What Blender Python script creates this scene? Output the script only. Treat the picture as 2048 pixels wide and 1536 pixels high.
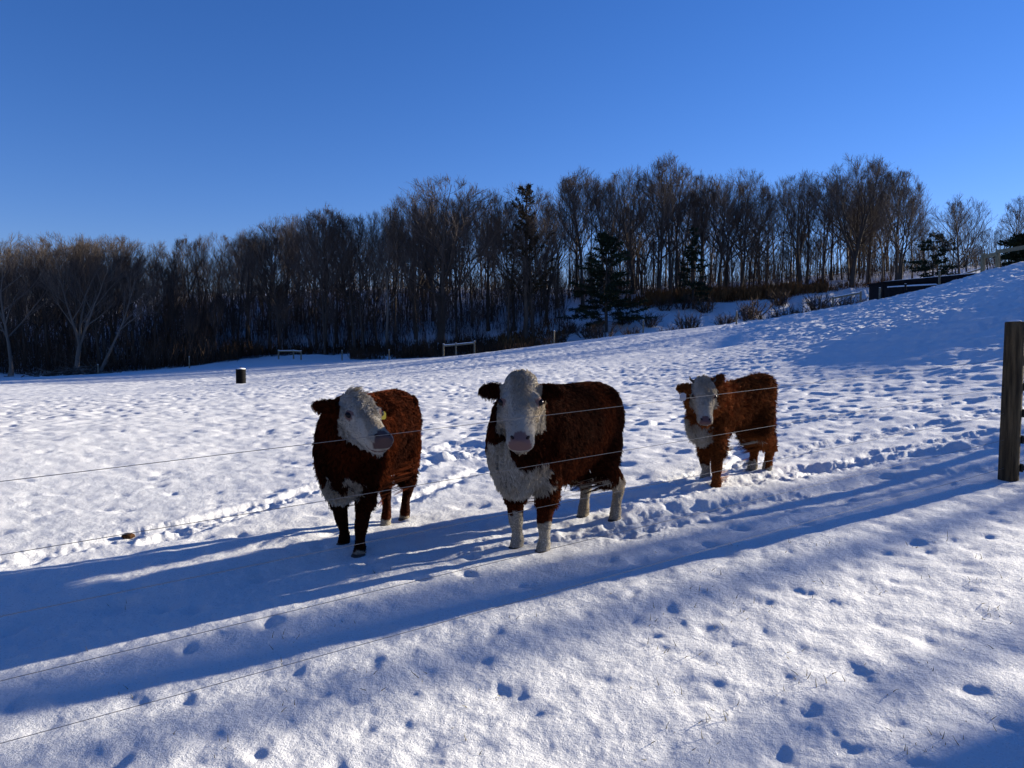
import bpy, bmesh, math, random
import numpy as np
from mathutils import Vector, Matrix

for o in list(bpy.data.objects):
    bpy.data.objects.remove(o, do_unlink=True)
scene = bpy.context.scene
COL = scene.collection
R = math.radians

# ------------------------------------------------------------------ camera
F, CX, CY = 1500.0, 1024.0, 768.0
PITCH = math.atan(68 / F)
CAMZ = 1.6
cam_data = bpy.data.cameras.new('camera')
cam = bpy.data.objects.new('camera', cam_data)
COL.objects.link(cam)
cam.location = (0, 0, CAMZ)
cam.rotation_euler = (R(90) - PITCH, 0, 0)
cam_data.sensor_width = 36.0
cam_data.lens = 36.0 * F / 2048.0
cam_data.clip_start = 0.05
cam_data.clip_end = 3000
scene.camera = cam

# ------------------------------------------------------------------ light
SUN_AZ, SUN_EL = R(62), R(13.8)           # azimuth to the right of the view
sdir = Vector((math.sin(SUN_AZ) * math.cos(SUN_EL), math.cos(SUN_AZ) * math.cos(SUN_EL), math.sin(SUN_EL)))
world = bpy.data.worlds.new('World')
scene.world = world
world.use_nodes = True
nt = world.node_tree
nt.nodes.clear()
sky = nt.nodes.new('ShaderNodeTexSky')
sky.sky_type = 'NISHITA'
sky.sun_disc = False
sky.sun_elevation = SUN_EL
sky.sun_rotation = SUN_AZ
sky.altitude = 0
sky.air_density = 1.0
sky.dust_density = 0.0
sky.ozone_density = 4.0
hs = nt.nodes.new('ShaderNodeHueSaturation')
hs.inputs['Saturation'].default_value = 1.17
tint = nt.nodes.new('ShaderNodeMix')
tint.data_type = 'RGBA'; tint.blend_type = 'MULTIPLY'; tint.inputs['Factor'].default_value = 1.0
tint.inputs['B'].default_value = (1.0, 0.90, 1.27, 1)
bg = nt.nodes.new('ShaderNodeBackground')
bg.inputs['Strength'].default_value = 0.05
wo = nt.nodes.new('ShaderNodeOutputWorld')
nt.links.new(sky.outputs[0], hs.inputs['Color'])
nt.links.new(hs.outputs[0], tint.inputs['A'])
nt.links.new(tint.outputs['Result'], bg.inputs['Color'])
nt.links.new(bg.outputs[0], wo.inputs['Surface'])

sun_data = bpy.data.lights.new('sun', 'SUN')
sun_data.energy = 5.0
sun_data.angle = R(0.53)
sun_data.color = (1.0, 0.90, 0.73)
sun = bpy.data.objects.new('sun', sun_data)
COL.objects.link(sun)
sun.rotation_euler = (-sdir).to_track_quat('-Z', 'Y').to_euler()
sun.location = (30, 15, 30)

scene.view_settings.view_transform = 'Standard'
scene.view_settings.look = 'None'
scene.view_settings.gamma = 1.0
scene.view_settings.exposure = 1.38

# ------------------------------------------------------------------ helpers
CP, SP = math.cos(PITCH), math.sin(PITCH)
def at(px, py, d):
    """world point seen at pixel (2048x1536 photo) at depth d along the camera axis"""
    x = (px - CX) / F * d
    yc = -(py - CY) / F * d
    return np.array((x, d * CP + yc * SP, CAMZ - d * SP + yc * CP))

def h2(ix, iy, seed):
    n = (ix.astype(np.int64) * 374761393 + iy.astype(np.int64) * 668265263 + seed * 974634777) & 0xFFFFFFFF
    n = ((n ^ (n >> 13)) * 1274126177) & 0xFFFFFFFF
    n = ((n ^ (n >> 15)) * 2246822519) & 0xFFFFFFFF
    return ((n ^ (n >> 16)) & 0xFFFFFF) / float(0xFFFFFF)

def vnoise(x, y, seed=0):
    x = np.asarray(x, float); y = np.asarray(y, float)
    fx, fy = np.floor(x), np.floor(y)
    ix, iy = fx.astype(np.int64), fy.astype(np.int64)
    tx, ty = x - fx, y - fy
    tx = tx * tx * tx * (tx * (tx * 6 - 15) + 10); ty = ty * ty * ty * (ty * (ty * 6 - 15) + 10)
    a, b = h2(ix, iy, seed), h2(ix + 1, iy, seed)
    c, d = h2(ix, iy + 1, seed), h2(ix + 1, iy + 1, seed)
    return ((a + (b - a) * tx) * (1 - ty) + (c + (d - c) * tx) * ty) * 2 - 1

def fbm(x, y, seed=0, oct=3, gain=0.5):
    s, a, f = 0, 1.0, 1.0
    for k in range(oct):
        s = s + a * vnoise(x * f + 17.3 * k, y * f - 9.1 * k, seed + k)
        a *= gain; f *= 2.03
    return s

def pits(x, y, cell, seed, rmin, rmax, prob):
    gx, gy = np.floor(x / cell), np.floor(y / cell)
    out = np.zeros_like(x)
    for dx in (-1, 0, 1):
        for dy in (-1, 0, 1):
            ix, iy = (gx + dx).astype(np.int64), (gy + dy).astype(np.int64)
            cx = (ix + 0.15 + 0.7 * h2(ix, iy, seed)) * cell
            cy = (iy + 0.15 + 0.7 * h2(ix, iy, seed + 1)) * cell
            rr = rmin + (rmax - rmin) * h2(ix, iy, seed + 2)
            on = h2(ix, iy, seed + 3) < prob
            am = 0.5 + 0.5 * h2(ix, iy, seed + 4)
            an = h2(ix, iy, seed + 5) * math.pi
            ex = (x - cx) * np.cos(an) + (y - cy) * np.sin(an)
            ey = -(x - cx) * np.sin(an) + (y - cy) * np.cos(an)
            q = ((ex / 1.35) ** 2 + (ey * 1.15) ** 2) / (rr * rr)
            q = q * (1 + 0.06 * q)
            out -= on * am * np.exp(-q)
    return out

def sstep(a, b, x):
    t = np.clip((x - a) / (b - a), 0, 1)
    return t * t * (3 - 2 * t)

# ------------------------------------------------------------------ terrain
ctrl = []
for px, py, d in [
    # near, by the fence and the animals
    (0, 1545, 2.865), (1024, 1478, 3.02), (2048, 1424, 3.0),
    (1060, 1098, 5.5), (1200, 1033, 6.45), (705, 1098, 5.68), (791, 1044, 6.6),
    (1421, 964, 7.45), (1520, 940, 8.05), (2015, 955, 6.9), (1700, 960, 7.35),
    (100, 1005, 8.0), (200, 850, 15.0), (0, 905, 11.0), (450, 900, 11.5), (950, 900, 10.2),
    (1300, 860, 11.3), (1700, 860, 10.0), (2040, 865, 8.6),
    # field
    (482, 768, 44.0), (0, 757, 66.0), (300, 741, 75.0), (700, 775, 27.0), (560, 716, 82.0), (700, 716, 80.0),
    (1000, 745, 32.0), (800, 722, 62.0), (950, 708, 66.0), (1108, 689, 66.0), (1286, 666, 62.0), (1472, 647, 58.0), (1600, 628, 57.0),
    (1700, 611, 60.0), (1830, 585, 60.0), (1960, 547, 60.0), (2048, 525, 58.0), (1700, 625, 50.0), (1850, 600, 44.0), (1850, 660, 22.0),
    (1300, 745, 27.0), (1600, 765, 17.0), (1550, 690, 33.5), (1750, 700, 21.5), (1750, 650, 30.0),
    (1800, 775, 14.0), (1950, 788, 12.0), (1900, 700, 17.5), (1950, 640, 21.5), (2000, 580, 33.0), (2040, 540, 50.0),
    # dip behind the crest, wooded slope behind the field
    (1108, 700, 78.0), (1286, 685, 78.0), (1472, 668, 78.0), (1700, 640, 76.0), (1900, 590, 74.0), (2040, 560, 74.0),
    (50, 752, 80.0), (300, 735, 88.0), (600, 702, 92.0), (600, 612, 118.0), (100, 660, 125.0), (350, 640, 122.0),
    (900, 625, 112.0), (900, 695, 90.0), (1180, 655, 92.0), (1240, 612, 100.0), (1500, 592, 104.0), (1700, 572, 104.0),
    (1850, 560, 100.0), (2000, 545, 100.0), (1240, 580, 135.0), (600, 580, 160.0), (1700, 550, 150.0), (100, 600, 170.0),
    (2300, 520, 120.0), (-300, 750, 80.0), (-300, 640, 140.0),
]:
    ctrl.append(at(px, py, d))
for p in [(0, 0, 0), (-3, 0, -.1), (3, 0, .14), (0, -8, -.1), (-15, -10, -.3), (-40, 20, -.5), (-60, 0, -.8), (14, 2, .9), (20, 14, 3.5),
          (25, 17.5, 4.8), (36.9, 26.4, 7.7), (35.5, 29, 8.2), (33.6, 32.6, 8.1), (34, 38.4, 6.9), (40, 20, 6.9), (52, 10, 7.0), (20, -15, .6), (60, 35, 8.2), (80, 60, 9.0), (0, -60, 0), (-80, -60, -1),  # unseen crest beyond the right edge is raised to shade the hillside
          (80, -60, 4), (150, 40, 8), (-150, 60, -2), (-160, 160, 8), (160, 160, 12), (0, 260, 14), (200, 260, 14), (-200, 260, 12), (0, 420, 16), (300, 420, 16), (-300, 420, 14)]:
    ctrl.append(np.array(p, float))
ctrl = np.array(ctrl)
def _U(r2):
    return 0.5 * r2 * np.log(r2 + 1e-9)
_n = len(ctrl)
_A = np.zeros((_n + 3, _n + 3))
_d2 = ((ctrl[:, None, :2] - ctrl[None, :, :2]) ** 2).sum(-1)
_A[:_n, :_n] = _U(_d2) + np.eye(_n) * 0.25
_A[:_n, _n] = 1; _A[:_n, _n + 1:] = ctrl[:, :2]
_A[_n, :_n] = 1; _A[_n + 1:, :_n] = ctrl[:, :2].T
_w = np.linalg.solve(_A, np.concatenate([ctrl[:, 2], np.zeros(3)]))
def base(x, y):
    x = np.atleast_1d(np.asarray(x, float)).ravel(); y = np.atleast_1d(np.asarray(y, float)).ravel()
    out = np.empty_like(x)
    for s in range(0, len(x), 60000):
        a, b = x[s:s + 60000], y[s:s + 60000]
        r2 = (a[:, None] - ctrl[None, :, 0]) ** 2 + (b[:, None] - ctrl[None, :, 1]) ** 2
        out[s:s + 60000] = _U(r2) @ _w[:_n] + _w[_n] + _w[_n + 1] * a + _w[_n + 2] * b
    return out
def px2g(px, py, dmin=1.5, dmax=140):
    ds = np.exp(np.linspace(math.log(dmin), math.log(dmax), 700))
    P = np.array([at(px, py, d) for d in ds])
    g = base(P[:, 0], P[:, 1])
    below = np.where(P[:, 2] < g)[0]
    return P[below[0]] if len(below) else P[-1]

TRAILS = []
def trail(pts, w, depth, rough):
    TRAILS.append((np.array([px2g(*p)[:2] for p in pts]), w, depth, rough))
trail([(-200, 1165), (0, 1122), (250, 1072), (420, 1040), (560, 1000), (640, 975), (800, 948), (860, 925), (960, 905), (1010, 915)], .17, .05, 1.0)
trail([(300, 1085), (520, 1020), (620, 990)], .12, .04, .9)
trail([(-300, 1330), (0, 1270), (350, 1205), (700, 1130), (1000, 1075), (1250, 1048), (1450, 1020), (1620, 995), (1800, 965), (2100, 940)], .36, .055, .45)
trail([(960, 1095), (1100, 1078), (1250, 1062), (1400, 1040)], .10, .03, 1.0)
trail([(1150, 1015), (1300, 992), (1420, 975), (1600, 940), (1800, 915), (2000, 885), (2200, 868)], .17, .06, 1.0)
trail([(1350, 965), (1500, 925), (1650, 890), (1800, 862), (2000, 822), (2150, 805)], .14, .045, .9)
trail([(1480, 862), (1650, 838), (1820, 818), (2000, 795)], .16, .04, .8)
trail([(1560, 960), (1750, 905), (1900, 880), (2080, 850)], .13, .045, .8)
trail([(870, 905), (930, 890), (990, 905)], .35, .06, 1.1)
trail([(820, 1000), (900, 965), (960, 940)], .14, .05, 1.0)
trail([(1470, 900), (1490, 915), (1470, 935)], .13, .05, 1.0)
trail([(1600, 990), (1300, 1030), (1150, 1060)], .10, .03, .9)
MOUNDS = [(*px2g(1930, 892)[:2], .13, .07), (*px2g(1385, 905)[:2], .12, .05), (*px2g(1297, 845)[:2], .12, .05), (*px2g(1355, 968)[:2], .08, .06), (*px2g(890, 915)[:2], .14, .07)]
PERP = np.array((-math.cos(SUN_AZ), math.sin(SUN_AZ)))          # across the sun's direction

def ground(x, y):
    x = np.atleast_1d(np.asarray(x, float)).ravel(); y = np.atleast_1d(np.asarray(y, float)).ravel()
    z = base(x, y)
    r = np.hypot(x, y)
    # near side of the wire fence: smoother, deep soft dimples; far side: trodden field
    fence_v = -.469 * x + .883 * y - 3.55
    field = sstep(-.1, .8, fence_v)
    far = sstep(6, 14, y + .2 * x)
    z += .014 * fbm(x * .55, y * .55, 3, 3) + .007 * fbm(x * 2.1, y * 2.1, 11, 3) * (1 - .45 * field)
    z += .0035 * fbm(x * 9, y * 9, 21, 3, .6)
    wx, wy = x + .016 * vnoise(x * 7, y * 7, 201) + .010 * vnoise(x * 17, y * 17, 203), y + .016 * vnoise(x * 7 + 9, y * 7, 205) + .010 * vnoise(x * 17, y * 17 + 5, 207)
    z += .0055 * (1 - .6 * far) * fbm(x * 4.3, y * 4.3, 215, 2, .6)
    z += .0155 * (1 - field) * np.clip(.85 + .4 * vnoise(x * .7, y * .7, 231), .4, 1.2) * pits(wx, wy, .27, 31, .040, .066, .85) + .005 * (1 - field) * pits(wx, wy, .62, 33, .12, .2, .6)
    z += .004 * (1 - field) * pits(x, y, .23, 41, .04, .07, .35)
    z += .032 * field * (1 - far) * pits(wx, wy, .40, 51, .05, .10, .5)
    var = np.clip(.85 + .55 * fbm(x * .16, y * .16, 221, 2), .3, 1.25)
    z += .055 * far * var * pits(x, y, .52, 61, .07, .14, .78)
    z += .035 * far * var * pits(x, y, .33, 71, .05, .09, .55)
    z += .018 * far * fbm(x * 1.5, y * 1.5, 75, 3, .6)
    hill = sstep(8, 13, x - .12 * y + 2) * sstep(10, 16, y)
    z += .05 * hill * fbm(x * .9 + 5, y * .9, 81, 3, .6) + .045 * hill * fbm(x * 2.6, y * 2.6, 85, 3, .6)
    wood = sstep(78, 90, y)
    z += .25 * wood * fbm(x * .25, y * .25, 91, 3)
    near = (r < 26) & (y > 1)
    if near.any():
        xx, yy = x[near], y[near]
        dz = np.zeros_like(xx)
        ch = fbm(xx * 11, yy * 11, 101, 2, .7); ch2 = fbm(xx * 26, yy * 26, 105, 2, .7); pt = pits(xx, yy, .17, 107, .05, .085, .75)
        wob = .06 * vnoise(xx * 2.2, yy * 2.2, 111)
        for P, w, dep, rough in TRAILS:
            dm = np.full(len(xx), 99.0)
            lo, hi = P.min(0) - .8, P.max(0) + .8
            m = (xx > lo[0]) & (xx < hi[0]) & (yy > lo[1]) & (yy < hi[1])
            if not m.any(): continue
            a_, b_ = xx[m], yy[m]
            dd = np.full(len(a_), 99.0)
            for k in range(len(P) - 1):
                e = P[k + 1] - P[k]; L2 = (e * e).sum()
                t = np.clip(((a_ - P[k, 0]) * e[0] + (b_ - P[k, 1]) * e[1]) / L2, 0, 1)
                dd = np.minimum(dd, np.hypot(a_ - P[k, 0] - t * e[0], b_ - P[k, 1] - t * e[1]))
            dd = dd + wob[m]
            ins = 1 - sstep(w * .55, w, dd)
            rim = np.exp(-((dd - w * 1.1) / (w * .3 + .02)) ** 2)
            dz[m] += ins * (-.55 * dep + rough * (.007 * ch[m] + .004 * ch2[m] + .012 * pt[m])) + rim * rough * (.005 + .006 * ch[m] + .004 * ch2[m])
        for mx, my, mr, mh in MOUNDS:
            q = ((xx - mx) ** 2 + (yy - my) ** 2) / mr ** 2
            dz += mh * np.exp(-q * (1 + q * .3))
        z[near] += dz
    return z
def gz(x, y):
    return float(ground([x], [y])[0])

# ------------------------------------------------------------------ object helpers
def tag(o, label=None, cat=None, group=None, kind=None):
    if label: o['label'] = label
    if cat: o['category'] = cat
    if group: o['group'] = group
    if kind: o['kind'] = kind
    return o
def empty(name, loc=(0, 0, 0), rz=0):
    o = bpy.data.objects.new(name, None)
    o.empty_display_size = .2
    COL.objects.link(o); o.location = loc; o.rotation_euler = (0, 0, rz)
    return o
def link(name, mesh, mat=None, parent=None, loc=None):
    o = bpy.data.objects.new(name, mesh)
    COL.objects.link(o)
    if mat is not None and len(mesh.materials) == 0: mesh.materials.append(mat)
    if parent is not None: o.parent = parent
    if loc is not None: o.location = loc
    return o
def mesh_np(name, V, faces, smooth=True):
    """V (n,3); faces: list of tuples or int array (m,3|4)"""
    V = np.asarray(V, np.float32)
    me = bpy.data.meshes.new(name)
    if isinstance(faces, np.ndarray):
        m, k = faces.shape
        me.vertices.add(len(V)); me.vertices.foreach_set('co', V.ravel())
        me.loops.add(m * k); me.loops.foreach_set('vertex_index', faces.astype(np.int32).ravel())
        me.polygons.add(m); me.polygons.foreach_set('loop_start', np.arange(0, m * k, k, dtype=np.int32))
        me.update(calc_edges=True)
    else:
        me.from_pydata([tuple(v) for v in V], [], faces)
    me.polygons.foreach_set('use_smooth', np.full(len(me.polygons), smooth, bool))
    me.validate(); me.update()
    return me
class MB:
    """collects tubes, boxes and lofts into one mesh"""
    def __init__(s): s.v, s.f = [], []
    def add(s, V, Fc):
        o = len(s.v); s.v.extend([tuple(p) for p in V]); s.f.extend([tuple(i + o for i in f) for f in Fc])
    def rings(s, rings, cap=True):
        n = len(rings[0]); V = [p for r_ in rings for p in r_]; Fc = []
        for k in range(len(rings) - 1):
            for j in range(n):
                a, b = k * n + j, k * n + (j + 1) % n
                Fc.append((a, b, b + n, a + n))
        if cap:
            Fc.append(tuple(range(n - 1, -1, -1))); Fc.append(tuple(range((len(rings) - 1) * n, len(rings) * n)))
        s.add(V, Fc)
    def tube(s, pts, rad, n=8, cap=True):
        pts = [Vector(p) for p in pts]; rs = []
        if not hasattr(rad, '__len__'): rad = [rad] * len(pts)
        up = None
        for i, p in enumerate(pts):
            t = (pts[min(i + 1, len(pts) - 1)] - pts[max(i - 1, 0)]).normalized()
            if up is None:
                up = Vector((0, 0, 1)) if abs(t.z) < .9 else Vector((1, 0, 0))
            a = t.cross(up).normalized(); b = a.cross(t).normalized(); up = b
            rs.append([p + rad[i] * (a * math.cos(2 * math.pi * j / n) + b * math.sin(2 * math.pi * j / n)) for j in range(n)])
        s.rings(rs, cap)
    def box(s, c, size, rz=0, bev=0):
        hx, hy, hz = [q / 2 for q in size]; b = bev
        M = Matrix.Rotation(rz, 3, 'Z')
        prof = [(hx - b, hy), (hx, hy - b), (hx, -hy + b), (hx - b, -hy), (-hx + b, -hy), (-hx, -hy + b), (-hx, hy - b), (-hx + b, hy)] if b else [(hx, hy), (hx, -hy), (-hx, -hy), (-hx, hy)]
        rs = [[Vector(c) + M @ Vector((x, y, z)) for x, y in prof[::-1]] for z in (-hz, hz)]
        s.rings(rs)
    def beam(s, a, b, w, h):
        a, b = Vector(a), Vector(b); t = (b - a).normalized(); sd = t.cross(Vector((0, 0, 1))).normalized(); u = sd.cross(t)
        q = [(-1, -1), (1, -1), (1, 1), (-1, 1)]
        s.rings([[p + sd * (i * w / 2) + u * (j * h / 2) for i, j in q] for p in (a, b)])
    def mesh(s, name, smooth=False): return mesh_np(name, np.array([tuple(p) for p in s.v]), s.f, smooth)

# ------------------------------------------------------------------ materials
def mat(name, rough=.8, spec=.3):
    m = bpy.data.materials.new(name); m.use_nodes = True
    n = m.node_tree; p = n.nodes['Principled BSDF']
    p.inputs['Roughness'].default_value = rough
    p.inputs['Specular IOR Level'].default_value = spec
    return m, n, p
def noise_mat(name, c1, c2, scale=8, rough=.85, spec=.2, bump=.0, bscale=40, stretch=None, detail=5, lo=.35, hi=.65):
    m, n, p = mat(name, rough, spec)
    tc = n.nodes.new('ShaderNodeTexCoord'); mp = n.nodes.new('ShaderNodeMapping')
    n.links.new(tc.outputs['Object'], mp.inputs[0])
    if stretch: mp.inputs['Scale'].default_value = stretch
    t = n.nodes.new('ShaderNodeTexNoise'); t.inputs['Scale'].default_value = scale; t.inputs['Detail'].default_value = detail
    n.links.new(mp.outputs[0], t.inputs['Vector'])
    r = n.nodes.new('ShaderNodeValToRGB')
    r.color_ramp.elements[0].position = lo; r.color_ramp.elements[0].color = (*c1, 1)
    r.color_ramp.elements[1].position = hi; r.color_ramp.elements[1].color = (*c2, 1)
    n.links.new(t.outputs[0], r.inputs[0]); n.links.new(r.outputs[0], p.inputs['Base Color'])
    if bump:
        t2 = n.nodes.new('ShaderNodeTexNoise'); t2.inputs['Scale'].default_value = bscale; t2.inputs['Detail'].default_value = 6
        n.links.new(mp.outputs[0], t2.inputs['Vector'])
        b = n.nodes.new('ShaderNodeBump'); b.inputs['Strength'].default_value = bump; b.inputs['Distance'].default_value = .02
        n.links.new(t2.outputs[0], b.inputs['Height']); n.links.new(b.outputs[0], p.inputs['Normal'])
    return m

def snow_mat():
    m, n, p = mat('snow', .55, .35)
    tc = n.nodes.new('ShaderNodeTexCoord')
    def noise(scale, detail, rough=.6):
        t = n.nodes.new('ShaderNodeTexNoise'); t.inputs['Scale'].default_value = scale; t.inputs['Detail'].default_value = detail
        t.inputs['Roughness'].default_value = rough
        n.links.new(tc.outputs['Object'], t.inputs['Vector']); return t
    c = noise(1.3, 4); r = n.nodes.new('ShaderNodeValToRGB')
    r.color_ramp.elements[0].color = (.70, .71, .725, 1); r.color_ramp.elements[1].color = (.77, .77, .77, 1)
    n.links.new(c.outputs[0], r.inputs[0]); n.links.new(r.outputs[0], p.inputs['Base Color'])
    g1, g2 = noise(34, 4, .65), noise(150, 3, .7)
    b1 = n.nodes.new('ShaderNodeBump'); b1.inputs['Strength'].default_value = .8; b1.inputs['Distance'].default_value = .013
    b2 = n.nodes.new('ShaderNodeBump'); b2.inputs['Strength'].default_value = .8; b2.inputs['Distance'].default_value = .005
    n.links.new(g1.outputs[0], b1.inputs['Height']); n.links.new(g2.outputs[0], b2.inputs['Height'])
    n.links.new(b1.outputs[0], b2.inputs['Normal']); n.links.new(b2.outputs[0], p.inputs['Normal'])
    p.inputs['Subsurface Weight'].default_value = .35
    p.inputs['Subsurface Radius'].default_value = (1.0, 1.0, 1.0)
    p.inputs['Subsurface Scale'].default_value = .018
    # ice glints: rare tiny facets with low roughness
    v = n.nodes.new('ShaderNodeTexVoronoi'); v.inputs['Scale'].default_value = 130
    n.links.new(tc.outputs['Object'], v.inputs['Vector'])
    sp = n.nodes.new('ShaderNodeSeparateColor'); n.links.new(v.outputs['Color'], sp.inputs[0])
    gt = n.nodes.new('ShaderNodeMath'); gt.operation = 'GREATER_THAN'; gt.inputs[1].default_value = .93
    n.links.new(sp.outputs[0], gt.inputs[0])
    mr = n.nodes.new('ShaderNodeMapRange'); mr.inputs[3].default_value = .62; mr.inputs[4].default_value = .12
    n.links.new(gt.outputs[0], mr.inputs[0]); n.links.new(mr.outputs[0], p.inputs['Roughness'])
    return m
SNOW = snow_mat()
SNOWCAP, _n2, _p2 = mat('snow_cap', .7, .2); _p2.inputs['Base Color'].default_value = (.88, .89, .92, 1)
BARK = noise_mat('bark', (.045, .036, .030), (.115, .092, .074), 3, .9, .1, stretch=(1, 1, .25))
BARK_PALE = noise_mat('bark_pale', (.08, .07, .06), (.22, .19, .16), 3, .9, .1, stretch=(1, 1, .4))
TWIG = noise_mat('twig', (.070, .055, .046), (.150, .122, .102), 1.5, .9, .1)
TWIG_PALE = noise_mat('twig_pale', (.09, .072, .058), (.18, .145, .115), 1.5, .9, .1)
NEEDLE = noise_mat('needle', (.012, .022, .012), (.030, .050, .024), 1.5, .8, .2)
NEEDLE_BROWN = noise_mat('needle_brown', (.030, .026, .015), (.075, .055, .030), 1.2, .9, .1)
SHRUB = noise_mat('shrub_twig', (.050, .034, .026), (.115, .080, .058), 2, .9, .1)
RUST = noise_mat('rust_brush', (.085, .040, .018), (.21, .105, .042), .9, .95, .05)
DARKBRUSH = noise_mat('dark_brush', (.028, .019, .014), (.085, .052, .032), .5, .95, .05)
POSTWOOD = noise_mat('post_wood', (.034, .026, .016), (.140, .102, .056), 5, .85, .15, bump=1.0, bscale=30, stretch=(6, 6, .5))
RAILWOOD = noise_mat('rail_wood', (.15, .125, .085), (.27, .23, .16), 4, .9, .1, stretch=(3, 3, 1))
POSTRAIL = noise_mat('rail_weathered', (.20, .17, .10), (.34, .29, .18), 4, .9, .1, stretch=(3, 3, 1))
BLACKPLASTIC = noise_mat('black_plastic', (.006, .006, .007), (.012, .012, .014), 20, .5, .3)
BARRELMAT = noise_mat('barrel_dark', (.003, .003, .004), (.007, .006, .006), 6, .85, .1)
SHEDMAT = noise_mat('shed_dark', (.008, .008, .010), (.018, .016, .016), 5, .8, .15)
WIREMAT, _a, _b = mat('wire_galvanised', .45, .5)
_b.inputs['Base Color'].default_value = (.16, .16, .165, 1); _b.inputs['Metallic'].default_value = .4
GRASSMAT = noise_mat('dry_grass', (.13, .10, .035), (.26, .21, .08), 30, .8, .2)
DUNG = noise_mat('leaf_clump', (.035, .018, .010), (.09, .045, .022), 40, .95, .05, bump=.8, bscale=60)

# ------------------------------------------------------------------ snow ground: one sheet
def build_ground():
    ang = np.concatenate([np.arange(-180, -43, 1.5), np.linspace(-43, 43, 820), np.arange(44.5, 180, 1.5)])
    rad = np.concatenate([np.linspace(.25, 1.6, 14)[:-1], np.exp(np.linspace(math.log(1.6), math.log(92), 650)), np.exp(np.linspace(math.log(93), math.log(700), 50))])
    A, Rr = np.meshgrid(np.radians(ang), rad)
    x, y = (Rr * np.sin(A)).ravel(), (Rr * np.cos(A)).ravel()
    z = ground(x, y)
    na, nr = len(ang), len(rad)
    i = np.arange(nr - 1)[:, None] * na
    j = np.arange(na); jn = (j + 1) % na
    q = np.stack([i + j, i + jn, i + na + jn, i + na + j], -1).reshape(-1, 4)
    q = q[:, ::-1]
    V = np.stack([x, y, z], -1)
    V = np.vstack([V, [[0, 0, gz(0, 0)]]])
    me = mesh_np('snow_field', V, q)
    bm = bmesh.new(); bm.from_mesh(me); bm.verts.ensure_lookup_table()
    c = bm.verts[len(V) - 1]
    for k in range(na):
        f = bm.faces.new((c, bm.verts[(k + 1) % na], bm.verts[k])); f.smooth = True
    bm.to_mesh(me); bm.free()
    o = link('snow_field', me, SNOW)
    tag(o, 'trodden snow covered pasture rising to a hill on the right', kind='structure')
    return o
build_ground()

# ------------------------------------------------------------------ trees
class TB:
    """fast tube builder for branches"""
    def __init__(s): s.V, s.T, s.n = [], [], 0
    def branch(s, pts, rad, sides):
        pts = np.asarray(pts); k = len(pts)
        t = np.gradient(pts, axis=0); t /= np.linalg.norm(t, axis=1)[:, None] + 1e-9
        ref = np.array((0., 0, 1)) if abs(t[0, 2]) < .9 else np.array((1., 0, 0))
        a = np.cross(t, ref); a /= np.linalg.norm(a, axis=1)[:, None] + 1e-9
        b = np.cross(a, t)
        th = np.arange(sides) * 2 * math.pi / sides
        ring = pts[:, None, :] + np.asarray(rad)[:, None, None] * (a[:, None, :] * np.cos(th)[None, :, None] + b[:, None, :] * np.sin(th)[None, :, None])
        s.V.append(ring.reshape(-1, 3))
        i = (np.arange(k - 1) * sides)[:, None]; j = np.arange(sides); jn = (j + 1) % sides
        q = np.stack([i + j, i + jn, i + sides + jn, i + sides + j], -1).reshape(-1, 4) + s.n
        s.T.append(np.concatenate([q[:, [0, 1, 2]], q[:, [0, 2, 3]]]))
        s.n += k * sides
    def tris(s, V3):
        V3 = np.asarray(V3).reshape(-1, 3); m = len(V3) // 3
        s.V.append(V3); s.T.append(np.arange(m * 3).reshape(-1, 3) + s.n); s.n += m * 3
    def arrays(s): return np.concatenate(s.V), np.concatenate(s.T)
    def mesh(s, name):
        V, T = s.arrays(); return mesh_np(name, V, T, True)

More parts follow.
